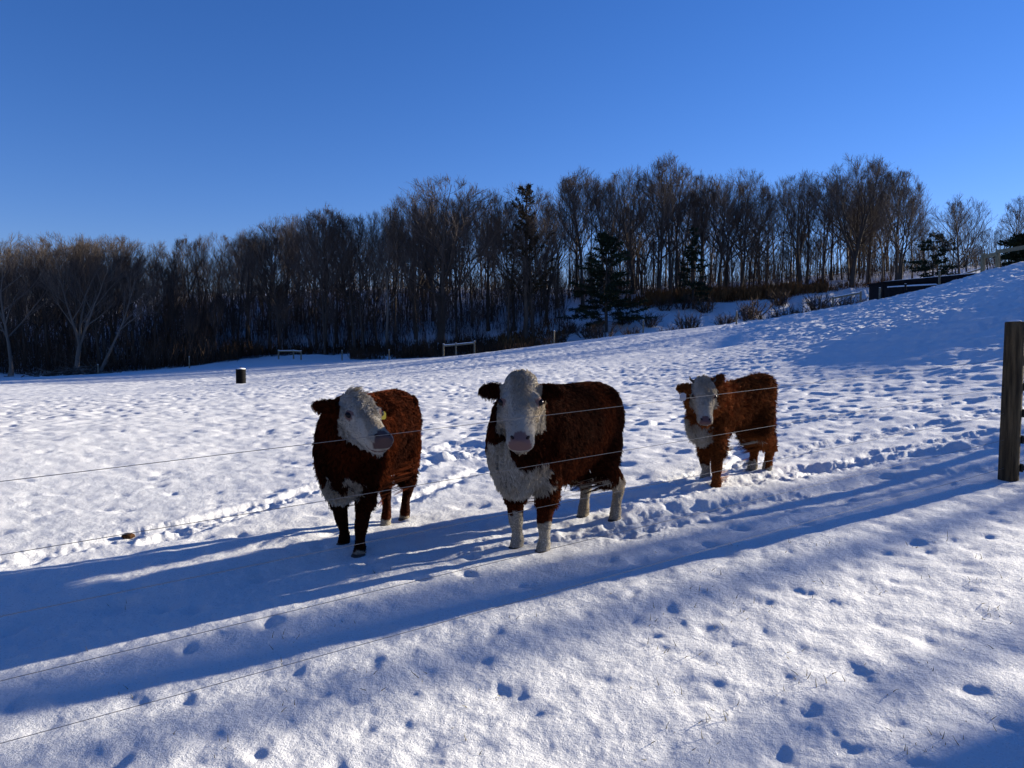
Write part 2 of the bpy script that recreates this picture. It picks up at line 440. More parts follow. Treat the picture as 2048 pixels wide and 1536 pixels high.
def norm(v): return v / (np.linalg.norm(v) + 1e-9)
def grow(rng, p, d, L, n, wob, up):
    pts = [p]; d = norm(d)
    for k in range(n):
        d = norm(d + rng.normal(0, wob, 3) + np.array((0, 0, up)))
        pts.append(pts[-1] + d * L / n)
    return np.array(pts)
def deciduous(seed, spread=.6, first=.35, nl1=13, fork=False, lean=0, dens=1.0, tw=.011, levels=4, r0=.0135, env=.30):
    """unit-height bare tree -> trunk builder, crown builder (height 1)"""
    rng = np.random.default_rng(seed)
    tr, cr = TB(), TB()
    stems = []
    H = 1.0
    def stem(p, d, L, r):
        pts = grow(rng, p, d, L, 12, .045, .04)
        rad = r * (1 - .93 * (np.linspace(0, 1, 13)) ** 1.0)
        tr.branch(pts, rad, 7); stems.append((pts, rad, L))
    d0 = np.array((math.sin(lean), 0, math.cos(lean)))
    if fork:
        base_ = grow(rng, np.zeros(3), d0, .22, 5, .03, .05)
        tr.branch(base_, np.linspace(r0 * 1.35, r0 * 1.0, 6), 8)
        nf = rng.integers(2, 4)
        for k in range(nf):
            a = rng.uniform(0, 6.28) if k == 0 else a + 6.28 / nf + rng.normal(0, .3)
            stem(base_[-1], np.array((math.cos(a) * .33, math.sin(a) * .33, 1)), .66, r0 * .8)
    else:
        stem(np.zeros(3), d0, .93, r0)
        tr.V[0][:7] *= np.array((1.5, 1.5, 1))
    ez, eh, ew = .60, .40, env
    def reach(p, d):
        # distance from p along d to the crown's rounded outline
        S_ = np.array((1 / ew, 1 / ew, 1 / eh)); a_ = (p - np.array((0, 0, ez))) * S_; b_ = norm(d) * S_
        A2, B2, C2 = b_ @ b_, a_ @ b_, a_ @ a_ - 1
        D2 = B2 * B2 - A2 * C2
        return max((-B2 + math.sqrt(D2)) / A2, .015) if D2 > 0 else .03
    nchild = [nl1, 7, 7, 8]
    def sub(pts, rad, L, level):
        k = len(pts) - 1
        cnt = max(2, int(round(nchild[level] * dens * rng.uniform(.8, 1.2) * (1 if level else L / .9))))
        t0 = first if level == 0 else .22
        if level == 0 and fork: t0 = .12
        for c in range(cnt):
            t = t0 + (1 - t0) * (c + rng.uniform(0, 1)) / cnt
            t = min(t, .985)
            q = t * k; i = int(q); f = q - i
            p = pts[i] * (1 - f) + pts[min(i + 1, k)] * f
            td = norm(pts[min(i + 1, k)] - pts[i])
            az = c * 2.4 + rng.uniform(-.6, .6)
            ref = np.array((0, 0, 1.)) if abs(td[2]) < .9 else np.array((1., 0, 0))
            a = norm(np.cross(td, ref)); b = np.cross(a, td)
            out = a * math.cos(az) + b * math.sin(az)
            ang = (spread if level == 0 else .54) * rng.uniform(.8, 1.25)
            d = td * math.cos(ang) + out * math.sin(ang)
            r_ = max(np.interp(t, np.linspace(0, 1, k + 1), rad) * (.62 if level < 2 else .7), .0009)
            if level == 0:
                ll = (.45 - .24 * (t - t0) / (1 - t0)) * rng.uniform(.75, 1.15) * (.8 if fork else 1)
                if t < t0 + .12 and not fork: ll *= rng.uniform(.45, .9)
            else:
                ll = L * (.58 - .18 * t) * rng.uniform(.7, 1.2)
            lim = reach(p, d + np.array((0, 0, .25)))
            if level > 0 and lim < .045 and rng.random() < .75: continue
            ll = lim * rng.uniform(.72, 1.0) if level == 0 else min(ll, lim * rng.uniform(.85, 1.08))
            if level == 0:
                bp = grow(rng, p, d, ll, 7, .09, .10); br = np.linspace(r_, r_ * .22, 8)
                tr.branch(bp, br, 5)
            elif level == 1:
                bp = grow(rng, p, d, ll, 5, .10, .12); br = np.linspace(r_, max(r_ * .3, .0007), 6)
                cr.branch(bp, br, 4)
            elif level == 2:
                bp = grow(rng, p, d, ll, 3, .11, .10); br = np.linspace(min(r_, .0016), .0006, 4)
                cr.branch(bp, br, 3)
            else:
                bp = grow(rng, p, d, max(ll, .028), 2, .15, .06); w = tw * .038
                e = norm(np.cross(bp[2] - bp[0], rng.normal(0, 1, 3))) * w
                cr.tris([bp[0] - e, bp[0] + e, bp[1], bp[1] - e * .8, bp[1] + e * .8, bp[2], bp[0] + e, bp[1] + e * .8, bp[1] - e * .8])
                continue
            if level + 1 < levels: sub(bp, br, ll, level + 1)
    for pts, rad, L in stems: sub(pts, rad, L, 0)
    return tr, cr

VAR = []
specs = [dict(seed=1, spread=.70, first=.34, nl1=17, env=.27), dict(seed=2, spread=.85, first=.22, nl1=18, env=.33), dict(seed=3, fork=True, spread=.7, nl1=11, env=.32),
         dict(seed=4, spread=.62, first=.40, nl1=16, env=.22), dict(seed=5, spread=.78, first=.28, nl1=18, env=.30), dict(seed=6, fork=True, spread=.8, nl1=11, env=.34),
         dict(seed=7, spread=.65, first=.36, nl1=15, lean=.06, env=.25), dict(seed=8, spread=.95, first=.22, nl1=19, env=.36)]
for sp_ in specs:
    a, b = deciduous(**sp_)
    ta = a.mesh('trunk'); ca = b.mesh('crown')
    ta.materials.append(BARK); ca.materials.append(TWIG)
    VAR.append((ta, ca, max(a.arrays()[0][:, 2].max(), b.arrays()[0][:, 2].max())))
def pale(v):
    t, c = VAR[v][0].copy(), VAR[v][1].copy()
    t.materials.clear(); t.materials.append(BARK_PALE); c.materials.clear(); c.materials.append(TWIG_PALE)
    return t, c, VAR[v][2]

def place_tree(x, y, h, var, rz, label, group=None, name='bare_tree', tilt=0, wid=1.0, meshes=None):
    t, c, top = meshes or VAR[var]
    e = empty(name, (x, y, gz(x, y) - .15), rz)
    s = h / top
    e.scale = (s * wid, s * wid, s)
    if tilt: e.rotation_euler = (0, tilt, rz)
    link('trunk', t, None, e); link('crown', c, None, e)
    tag(e, label, 'tree', group)
    return e
SKY = np.array([(-400, 480), (-150, 475), (0, 462), (60, 455), (150, 452), (300, 462), (450, 440), (560, 428), (650, 402), (760, 398), (800, 380), (870, 352), (960, 368), (1000, 360), (1050, 346), (1120, 345), (1160, 328),
                (1250, 325), (1340, 305), (1400, 318), (1450, 335), (1520, 345), (1560, 345), (1640, 335), (1700, 305), (1760, 318), (1830, 365), (1860, 402), (1920, 386), (1980, 425), (2040, 390), (2200, 385), (2600, 380), (3200, 380)])
def skyline(px): return float(np.interp(px, SKY[:, 0], SKY[:, 1]))
def tree_at(px, topy, d, var, label, group=None, rz=None, **k):
    p = at(px, 700, d)
    top = at(px, topy, d)[2]
    h = max(top - float(base(p[0], p[1])[0]), 4)
    return place_tree(p[0], p[1], h, var, rz if rz is not None else (px * .37) % 6.28, label, group, **k)

rng = np.random.default_rng(77)
# trees one can point to
tree_at(885, 350, 88, 7, 'big round crowned bare tree left of the tall dark evergreen', wid=1.25)
tree_at(1700, 303, 103, 2, 'tallest spreading bare tree above the dark shed', wid=1.1)
tree_at(1340, 303, 104, 0, 'tall bare tree standing highest just right of the dark pine', wid=1.0)
tree_at(1915, 384, 84, 1, 'small round crowned bare tree standing apart near the right fence', wid=1.15)
tree_at(1600, 340, 105, 5, 'bare tree with twisting forked limbs left of the tallest tree')
tree_at(1790, 330, 102, 4, 'bare tree leaning right beside the tallest spreading tree', tilt=.03)
tree_at(1165, 326, 102, 3, 'slender bare tree just right of the tall dark evergreen')
tree_at(1480, 334, 106, 7, 'wide bare tree behind the rusty brush on the bank', wid=.85)
tree_at(2050, 384, 86, 2, 'bare tree at the right edge above the rail fence')
tree_at(650, 400, 88, 4, 'bare tree rising where the left woods step up')
tree_at(560, 425, 90, 1, 'bare tree behind the far left rail fence section')
PALEV = [pale(6), pale(2), pale(1)]
tree_at(150, 470, 80, 6, 'pale barked bare tree leaning over the brush pile', meshes=PALEV[1], name='pale_tree', tilt=.10, rz=.4)
tree_at(195, 500, 79, 6, 'pale barked tree with long slanting trunk right of the brush pile', meshes=PALEV[0], name='pale_tree', tilt=.42, rz=.1)
tree_at(20, 455, 80, 6, 'pale barked bare tree at the left edge of the photo', meshes=PALEV[2], name='pale_tree', tilt=.05)
tree_at(775, 440, 86, 2, 'pale barked bare tree left of the big round crowned tree', meshes=PALEV[0], name='pale_tree')
# labels that place each of the many look-alikes by what it stands beside
LANDMARKS = [(150, 'the brush pile'), (482, 'the barrel'), (580, 'the far left rail section'), (885, 'the big round crowned tree'), (1052, 'the tall brownish evergreen'), (1212, 'the layered pine'),
             (1472, 'the pale crest post'), (1700, 'the tallest spreading tree'), (1850, 'the dark shed'), (1990, 'the right rail fence')]
ORD = ['first', 'second', 'third', 'fourth', 'fifth', 'sixth', 'seventh', 'eighth', 'ninth', 'tenth', 'eleventh', 'twelfth', 'thirteenth', 'fourteenth', 'fifteenth', 'sixteenth', 'seventeenth', 'eighteenth', 'nineteenth', 'twentieth']
def place_labels(items, kind):
    by = {}
    for o, px in items:
        lp, ln = min(LANDMARKS, key=lambda q: abs(q[0] - px))
        by.setdefault((ln, 'right' if px > lp else 'left'), []).append((abs(px - lp), o))
    for (ln, sd), L in by.items():
        for k, (_, o) in enumerate(sorted(L, key=lambda q: q[0])):
            o['label'] = f'{kind}, {ORD[k]} to the {sd} of {ln}'
# the rest of the front ranks
FRONT, SLIM, BANK = [], [], []
for px in np.arange(-60, 2120, 21.0):
    px = px + rng.uniform(-12, 12)
    d = rng.uniform(86, 112)
    if px < 420: d = rng.uniform(80, 104)
    if 1130 < px < 1780: d = rng.uniform(104, 118)
    drop = rng.choice([0, 8, 18, 40, 70], p=[.34, .26, .18, .12, .10]) + rng.uniform(0, 8)
    if 1810 < px < 1870 or 1945 < px < 2010: drop += 25
    FRONT.append((tree_at(px, skyline(px) + 6 + drop, d, int(rng.integers(0, 8)), 'bare grey brown tree among the dense woods behind the pasture', 'woodland trees', rz=rng.uniform(0, 6.28), wid=rng.choice([.6, .75, .9, 1.1], p=[.25, .3, .3, .15])), px))
# slim understorey trunks seen against the snowy slope
for k in range(90):
    px = rng.uniform(-20, 1780) if k < 75 else rng.uniform(300, 800)
    d = rng.uniform(84, 108)
    if px > 1130: d = rng.uniform(103, 112)
    p = at(px, 700, d)
    SLIM.append((place_tree(p[0], p[1], rng.uniform(5, 9), int(rng.choice([0, 3, 6, 4])), rng.uniform(0, 6.28), 'slim young bare tree growing under the taller woods', 'slim young trees', name='young_tree', wid=.75, tilt=rng.uniform(-.08, .08)), px))

place_labels(FRONT, 'bare woodland tree')
place_labels(SLIM, 'slim young bare tree')
# deeper woods that read as one mass
def light_tree(seed, tw=.0011):
    """cheap bare tree of about 1200 triangles, unit height"""
    r_ = np.random.default_rng(seed); tb = TB(); tw3 = []
    st = grow(r_, np.zeros(3), np.array((0, 0, 1.)), 1.0, 6, .04, .05)
    tb.branch(st, np.linspace(.012, .001, 7), 4)
    def strip(p0, p1, w):
        e = norm(np.cross(p1 - p0, r_.normal(0, 1, 3))) * w; tw3.extend([p0 - e, p0 + e, p1])
    for c in range(17):
        t = .25 + .73 * (c + r_.random()) / 17; q = t * 6; i = min(int(q), 5); p = st[i] + (st[i + 1] - st[i]) * (q - i)
        a = c * 2.4 + r_.uniform(-.5, .5); sp = .7 * r_.uniform(.7, 1.2)
        b = grow(r_, p, np.array((math.cos(a) * math.sin(sp), math.sin(a) * math.sin(sp), math.cos(sp))), (.42 - .26 * t) * r_.uniform(.7, 1.15), 3, .1, .12)
        tb.branch(b, np.linspace(.0045, .0012, 4), 3)
        for k in range(7):
            q = r_.uniform(.25, 1) * 3; i = min(int(q), 2); p1 = b[i] + (b[i + 1] - b[i]) * (q - i)
            e = p1 + norm(norm(b[i + 1] - b[i]) + r_.normal(0, .4, 3) + np.array((0, 0, .25))) * r_.uniform(.08, .16)
            strip(p1, e, .0016)
            for m_ in range(6):
                p2 = p1 + (e - p1) * r_.uniform(.15, 1)
                strip(p2, p2 + norm(norm(e - p1) + r_.normal(0, .45, 3) + np.array((0, 0, .2))) * r_.uniform(.035, .08), tw)
    tb.tris(np.array(tw3)); V, T = tb.arrays(); return V / V[:, 2].max(), T
def mass(name, label, pts, seed):
    lows = [light_tree(seed + k) for k in range(6)]
    Vs, Ts, n = [], [], 0
    for x, y, z, h, w in pts:
        V, T = lows[int(rng.integers(0, 6))]
        a = rng.uniform(0, 6.28); c, s = math.cos(a), math.sin(a)
        X = (V[:, 0] * c - V[:, 1] * s) * h * w + x; Y = (V[:, 0] * s + V[:, 1] * c) * h * w + y
        Vs.append(np.stack([X, Y, V[:, 2] * h + z], -1)); Ts.append(T + n); n += len(V)
    o = link(name, mesh_np(name, np.concatenate(Vs), np.concatenate(Ts)), TWIG)
    tag(o, label, kind='stuff')
pts = []
for k in range(430):
    px = rng.uniform(-450, 2500) if k < 270 else rng.uniform(-350, 1000)
    d = rng.uniform(104, 165)
    p = at(px, 700, d); g = float(base(p[0], p[1])[0])
    h = at(px, skyline(px) + 26 + rng.uniform(0, 80), d)[2] - g
    if h > 3: pts.append((p[0], p[1], g - .2, h, 1.15))
for k in range(170):                                  # low understorey trees between the trunks
    px = rng.uniform(-300, 1980); d = rng.uniform(108, 150)
    p = at(px, 700, d); pts.append((p[0], p[1], float(base(p[0], p[1])[0]) - .2, rng.uniform(5, 10), 1.3))
for k in range(60):                                   # the woods go on outside the frame on both sides
    px = rng.choice([-1, 1]) * rng.uniform(1150, 2000) + CX; d = rng.uniform(82, 125)
    p = at(px, 700, d); pts.append((p[0], p[1], float(base(p[0], p[1])[0]) - .2, rng.uniform(13, 17), 1.15))
mass('deep_woods', 'deeper bare woods filling the slope behind the front trees', pts, 300)
pts = []
for k in range(75):                                   # made-up woods behind the viewer, unseen, added to cut the sky fill
    a = R(rng.uniform(115, 318)); d = rng.uniform(18, 45)
    x, y = d * math.sin(a), d * math.cos(a); pts.append((x, y, float(base(x, y)[0]) - .2, rng.uniform(13, 18), 1.3))
mass('sky_blocking_woods', 'added bare woods behind the viewer that block sky light', pts, 320)

# ------------------------------------------------------------------ conifers
def conifer(seed, H, rbase, sparse=.0, crown0=.1, droop=.25, blades=26, top_pow=.8, seglen=.5):
    rng2 = np.random.default_rng(seed)
    tr, cr = TB(), TB()
    tr.branch(np.array([(0, 0, -.3), (0, 0, H * .5), (.05, 0, H)]), [.018 * H, .012 * H, .01], 7)
    z = crown0 * H
    while z < H * .98:
        f = (z / H - crown0) / (1 - crown0)
        L = rbase * (1 - f) ** top_pow * rng2.uniform(.6, 1.2) + .15
        for k in range(int(rng2.integers(4, 7))):
            if rng2.random() < sparse: continue
            a = rng2.uniform(0, 6.28); l = L * rng2.uniform(.6, 1.1)
            d = np.array((math.cos(a), math.sin(a), -droop + .4 * f))
            bp = grow(rng2, np.array((0, 0, z)), d, l, 4, .06, .06)
            tr.branch(bp, np.linspace(.03, .008, 5), 3)
            nb = int(blades * 2.6 * (0.4 + l / rbase))
            t = rng2.uniform(.12, 1, nb) ** .7 * 4
            i = np.minimum(t.astype(int), 3); ff = t - i
            P = bp[i] * (1 - ff)[:, None] + bp[i + 1] * ff[:, None]
            dirs = norm(d) * .5 + rng2.normal(0, .55, (nb, 3)); dirs[:, 2] *= .6
            dirs /= np.linalg.norm(dirs, axis=1)[:, None]
            w = np.cross(dirs, rng2.normal(0, 1, (nb, 3))); w /= np.linalg.norm(w, axis=1)[:, None]
            ln = rng2.uniform(.5, 1.1, (nb, 1)) * seglen
            a1, a2, a3 = P - w * .025, P + w * .025, P + dirs * ln
            a4 = P + dirs * ln * .5 + w * .06; a5 = P + dirs * ln * .5 - w * .06
            cr.tris(np.stack([a1, a4, a3, a2, a5, a3], 1).reshape(-1, 3))
        z += rng2.uniform(.4, .8) * (H / 14)
    return tr, cr
def place_conifer(px, topy, d, rb, label, seed, m=None, wood=None, **k):
    p = at(px, 700, d); g = gz(p[0], p[1]); H = at(px, topy, d)[2] - g
    tr, cr = conifer(seed, H, rb, **k)
    e = empty('pine_tree', (p[0], p[1], g - .1), seed)
    link('trunk', tr.mesh('trunk'), wood or BARK, e); link('crown', cr.mesh('crown'), m or NEEDLE, e)
    tag(e, label, 'pine tree')
place_conifer(1212, 466, 90, 5.0, 'dark green pine with broad layered boughs above the snowy bank', 501, sparse=.1, crown0=.12, droop=.15, top_pow=.6, blades=52, seglen=.6)
place_conifer(1052, 372, 88, 4.2, 'tall narrow brownish evergreen in the middle of the treeline', 502, m=NEEDLE_BROWN, sparse=.15, crown0=.3, droop=-.5, top_pow=.5, blades=26)
place_conifer(1385, 455, 96, 2.6, 'dark evergreen behind the bare trees near the rusty brush', 505, sparse=.3, crown0=.1)
place_conifer(1862, 470, 88, 3.0, 'loose dark pine left of the small round crowned tree', 506, sparse=.35, crown0=.15, top_pow=.4)
place_conifer(2035, 468, 84, 3.4, 'dark pine behind the rail fence at the right edge', 507, crown0=.05, top_pow=.5, blades=34)

# ------------------------------------------------------------------ shrubs and brush
def shrub(seed, h, w, stems=26, lean=.5):
    rng2 = np.random.default_rng(seed); tb, tw = TB(), TB()
    for k in range(stems):
        a = rng2.uniform(0, 6.28); q = rng2.uniform(.1, lean)
        d = np.array((math.cos(a) * q, math.sin(a) * q, 1))
        p = np.array((math.cos(a), math.sin(a), 0)) * rng2.uniform(0, .25) * w; p[2] = -.1
        bp = grow(rng2, p, d, h * rng2.uniform(.6, 1.1), 4, .12, .03)
        tb.branch(bp, np.linspace(.022, .006, 5), 3)
        for j in range(9):
            i = int(rng2.integers(1, 4)); q2 = bp[i] + (bp[i + 1] - bp[i]) * rng2.random()
            dd = norm(bp[i + 1] - bp[i]) + rng2.normal(0, .45, 3)
            e = grow(rng2, q2, dd, h * rng2.uniform(.2, .42), 2, .15, .05)
            tw.branch(e, [.010, .007, .003], 3)
    return tb, tw
SV = []
for s_ in range(5):
    a, b = shrub(600 + s_, 1.0, 1.2, 24 + 3 * s_, .5 + .15 * (s_ % 3))
    sa, sb = a.mesh('stem'), b.mesh('twig'); sa.materials.append(SHRUB); sb.materials.append(SHRUB)
    SV.append((sa, sb))
def place_shrub(px, py, size, d, label, group=None, v=0, wid=1.3):
    p = at(px, py, d)
    e = empty('bare_shrub', (p[0], p[1], gz(p[0], p[1]) - .05), px)
    e.scale = (size * wid, size * wid, size)
    link('stems', SV[v][0], None, e); link('twigs', SV[v][1], None, e)
    tag(e, label, 'shrub', group)
    if group: BANK.append((e, px))
k = 0
for px, py, s_, d in [(1175, 655, 1.9, 86), (1205, 650, 2.2, 84), (1250, 628, 1.8, 92), (1265, 655, 1.6, 82), (1300, 640, 1.8, 88), (1345, 652, 1.6, 80), (1380, 640, 2.2, 84), (1410, 610, 2.2, 94),
                      (1450, 632, 2.0, 84), (1500, 612, 2.4, 88), (1535, 632, 2.2, 78), (1580, 625, 2.4, 78), (1610, 612, 2.0, 80), (1560, 595, 2.2, 94), (1640, 600, 2.4, 86), (1690, 592, 2.2, 82), (1722, 590, 2.2, 78),
                      (1120, 662, 1.7, 84), (1090, 668, 1.6, 80), (1140, 640, 1.6, 90), (1330, 612, 1.8, 96), (1365, 600, 2.0, 96)]:
    if (px, py) == (1205, 650): lab, g = 'dense grey shrub clump on the snowy bank below the pine', None
    elif px == 1580: lab, g = 'reddish brown twiggy shrub beside the lone post on the bank', None
    elif px == 1722: lab, g = 'dark bare shrub just left of the dark shed', None
    else: lab, g = 'leafless brown shrub growing on the snowy bank beyond the crest', 'shrubs on the snowy bank'
    place_shrub(px, py, s_, d, lab, g, k % 5); k += 1

place_labels(BANK, 'leafless brown shrub on the snowy bank')
def brush(name, label, areas, material, seed, h0, h1, n, width=.05):
    """countless dry stems: bent blades standing in the given world strips (px0,px1,d0,d1)"""
    rng2 = np.random.default_rng(seed); tb = TB()
    for px0, px1, d0, d1, frac in areas:
        m = int(n * frac)
        px = rng2.uniform(px0, px1, m); d = rng2.uniform(d0, d1, m)
        x = (px - CX) / F * d; y = d
        lump = np.minimum(.55 + .6 * fbm(x * .22, y * .22, seed, 3), 1.1)
        keep = lump > .15; x, y, lump = x[keep], y[keep], lump[keep]
        z = base(x, y) - .05; m = len(x)
        h = rng2.uniform(h0, h1, m) * lump
        az = rng2.uniform(0, 6.28, m); ln = rng2.uniform(.0, .5, m)
        dv = np.stack([np.cos(az) * ln, np.sin(az) * ln, np.ones(m)], -1)
        P = np.stack([x, y, z], -1); w = np.stack([-np.sin(az), np.cos(az), 0 * az], -1) * width
        mid = P + dv * h[:, None] * .55 + rng2.normal(0, .08, (m, 3)); tip = P + dv * h[:, None] + rng2.normal(0, .2, (m, 3)) * h[:, None] * .5
        tb.tris(np.stack([P - w * .5, P + w * .5, mid, mid - w, mid + w, tip, P + w * .5, mid + w, mid - w], 1).reshape(-1, 3))
    o = link(name, tb.mesh(name), material)
    tag(o, label, kind='stuff')
brush('rusty_brush', 'rusty orange dry brush along the top of the bank', [(1290, 1650, 100, 108, .85), (1150, 1330, 98, 103, .15)], RUST, 700, .9, 2.2, 9000, .05)
brush('dark_brush', 'dark tangled brush along the foot of the woods', [(-150, 480, 82, 92, .32), (440, 760, 86, 92, .2), (700, 1070, 76, 88, .44)], DARKBRUSH, 710, .5, 2.8, 20000, .028)
brush('undergrowth', 'tall leafless undergrowth between the woodland trunks', [(-250, 430, 83, 108, .27), (380, 1130, 96, 110, .12), (-300, 1250, 108, 140, .28), (1150, 2400, 106, 140, .2), (-400, 2500, 140, 180, .25)], SHRUB, 730, 1.5, 6.5, 52000, .026)
brush('pole_stems', 'crowd of thin dark trunks filling the lower woods', [(-250, 430, 84, 106, .32), (380, 1130, 92, 118, .45), (1130, 1800, 112, 128, .2)], BARK, 740, 6, 13, 2600, .05)
brush('brown_brush', 'brown dead weeds below the middle of the woods', [(980, 1130, 84, 92, .5), (1000, 1150, 90, 97, .2), (1600, 1780, 100, 106, .3)], RUST, 720, .5, 1.4, 3000, .05)

# brush pile and snowy stones at the left edge of the field
bp_root = at(150, 744, 74); bz = gz(bp_root[0], bp_root[1])
e = empty('brush_pile', (bp_root[0], bp_root[1], bz)); rr = np.random.default_rng(9)
for nm, cnt, mt_ in (('branches', 150, BARK), ('pale_branches', 40, BARK_PALE)):
    tb = TB()
    for k in range(cnt):
        p = np.array((rr.normal(0, 2.3), rr.normal(0, .8), 0)); p[2] = max(0, rr.uniform(0, .9) * math.exp(-(p[0] / 2.6) ** 2))
        a = rr.uniform(0, 6.28); d = np.array((math.cos(a), math.sin(a) * .6, rr.normal(0.1, .25)))
        tb.branch(grow(rr, p, d, rr.uniform(.8, 2.6), 3, .15, -.02), np.linspace(rr.uniform(.02, .07), .012, 4), 4)
    tag(link(nm, tb.mesh(nm), mt_, e), kind='stuff')
tag(e, 'low pile of cut branches dusted with snow at left field edge', 'brush pile')

# ------------------------------------------------------------------ far fences
def fence_section(posts, rails, label, name='rail_fence', h=1.25, w=.13, snow=True, material=RAILWOOD):
    """posts: (px, d) ; rails: (i, j, fraction of height)"""
    P = [at(px, 700, d) for px, d in posts]
    P = [np.array((p[0], p[1], gz(p[0], p[1]))) for p in P]
    e = empty(name, P[0])
    o0 = P[0]
    for p in P:
        m = MB(); q = p - o0; m.box((q[0], q[1], q[2] + h / 2 - .15), (w, w, h + .3), bev=.015)
        po = link('post', m.mesh('post'), material, e)
        if snow:
            s = MB(); s.box((q[0], q[1], q[2] + h + .02), (w * .95, w * .95, .04), bev=.02); link('snow_cap', s.mesh('snow_cap'), SNOWCAP, po)
    for i, j, fr in rails:
        a, b = P[i] - o0 + np.array((0, 0, h * fr)), P[j] - o0 + np.array((0, 0, h * fr))
        m = MB(); m.beam(a, b, w * .62, w * 1.08); ro = link('rail', m.mesh('rail'), material, e)
        if snow:
            s = MB(); s.beam(a + np.array((0, 0, w * .54 + .024)), b + np.array((0, 0, w * .54 + .024)), w * .58, .045); link('snow', s.mesh('snow'), SNOWCAP, ro)
    tag(e, label, 'fence')
fence_section([(557, 80), (587, 79.5), (602, 78)], [(0, 1, .88), (1, 2, .88)], 'low rail fence section at the far left field edge', h=.95)
fence_section([(887, 67), (912, 66.5), (949, 66)], [(0, 1, .85), (1, 2, .85)], 'three post rail fence section at the edge left of center', h=1.15)
fence_section([(1664, 59), (1719, 58)], [(0, 1, .85)], 'short two post rail on the crest left of the dark shed', h=.9)
fence_section([(1961, 60), (1990, 59), (2075, 52)], [(0, 1, .80), (1, 2, .90)], 'wooden rail fence climbing the hill at the right edge', h=1.5, w=.25, snow=False, material=POSTRAIL)
fence_section([(1866, 72), (1960, 70)], [(0, 1, .9), (0, 1, .6)], 'two rail fence behind the dark shed', h=1.7)
for px, d, h, lab in [(378, 73, 1.1, 'lone thin post at the field edge left of the barrel'), (684, 76, 1.0, 'lone post in blue shade between the two left rail sections'), (778, 72, 1.0, 'lone post just left of the three post rail section'),
                      (1108, 64, 1.1, 'lone wooden post on the crest right of the three post rail'), (1286, 61, 1.05, 'lone wooden post on the crest below the dark pine'), (1472, 57, 1.0, 'lone pale post on the crest before the snowy bank'),
                      (195, 72, .9, 'lone thin post beside the brush pile')]:
    p = at(px, 700, d); z = gz(p[0], p[1])
    e = empty('fence_post', (p[0], p[1], z))
    m = MB(); m.tube([(0, 0, -.3), (0, 0, h * .5), (.01, 0, h)], [.065, .062, .058], 8); link('post', m.mesh('post'), RAILWOOD, e)
    m = MB(); m.tube([(.01, 0, h), (.01, 0, h + .03), (.01, 0, h + .05)], [.057, .05, .02], 8); link('snow_cap', m.mesh('snow_cap'), SNOWCAP, e)
    tag(e, lab, 'post')

# dark low shed / trailer just beyond the crest
def shed():
    a, b = at(1762, 700, 64), at(1945, 700, 62)
    z0 = base(a[0], a[1])[0] - .6
    e = empty('low_shed', (a[0], a[1], z0))
    L = b[0] - a[0]; top0 = at(1765, 566, 64)[2] - z0; top1 = at(1945, 549, 62)[2] - z0
    dy = b[1] - a[1]
    def slab(x0, x1, y0, y1, zb, zt0, zt1):
        sk = lambda x: dy * x / L
        m = MB(); V = []
        for x, zt in ((x0, zt0), (x1, zt1)):
            V += [(x, y0 + sk(x), zb), (x, y1 + sk(x), zb), (x, y1 + sk(x), zt), (x, y0 + sk(x), zt)]
        m.add(V, [(3, 2, 1, 0), (4, 5, 6, 7), (0, 1, 5, 4), (1, 2, 6, 5), (2, 3, 7, 6), (3, 0, 4, 7)]); return m
    link('wall', slab(0, L, 0, 2.4, 0, top0, top1).mesh('wall'), SHEDMAT, e)
    ro = link('roof', slab(-.12, L + .1, -.15, 2.55, top0 - .02, top0 + .07, top1 + .07).mesh('roof'), SHEDMAT, e)
    link('snow', slab(.2, L, -.1, 2.5, top0 + .05, top0 + .12, top1 + .12).mesh('snow'), SNOWCAP, ro)
    # boards on the near wall, a lower lean-to with a rounded snow edge
    for k in range(3):
        zz = .5 + k * .42
        m = MB(); m.beam((.05, -.03, zz), (L * .75, -.03 + dy * .75, zz + .02), .04, .22); link('board', m.mesh('board'), SHEDMAT, e)
    lt = link('feed_trough', slab(.05, L * .55, -1.1, -.25, 0, top0 - .48, top0 - .36).mesh('feed_trough'), SHEDMAT, e)
    m = MB(); m.tube([(.1, -.65, top0 - .46), (L * .3, -.65 + dy * .3, top0 - .38), (L * .54, -.65 + dy * .54, top0 - .33), (L * .565, -.65 + dy * .56, top0 - .38)], [.09, .11, .11, .05], 8)
    link('snow', m.mesh('snow', True), SNOWCAP, lt)
    tag(e, 'long low dark shed with snow on its roof edge beyond the crest', 'shed')
shed()
for px, h, lab in [(1757, .95, 'pale post at the left end of the dark shed'), (1808, .8, 'dark post before the middle of the dark shed'), (1875, 1.15, 'pale post before the right end of the dark shed')]:
    p = at(px, 700, 59.5); z = gz(p[0], p[1]); e = empty('fence_post', (p[0], p[1], z))
    m = MB(); m.box((0, 0, h / 2 - .1), (.13, .13, h + .2), bev=.015); link('post', m.mesh('post'), RAILWOOD if 'pale' in lab else SHEDMAT, e)
    m = MB(); m.box((0, 0, h + .015), (.12, .12, .03), bev=.02); link('snow_cap', m.mesh('snow_cap'), SNOWCAP, e)
    tag(e, lab, 'post')

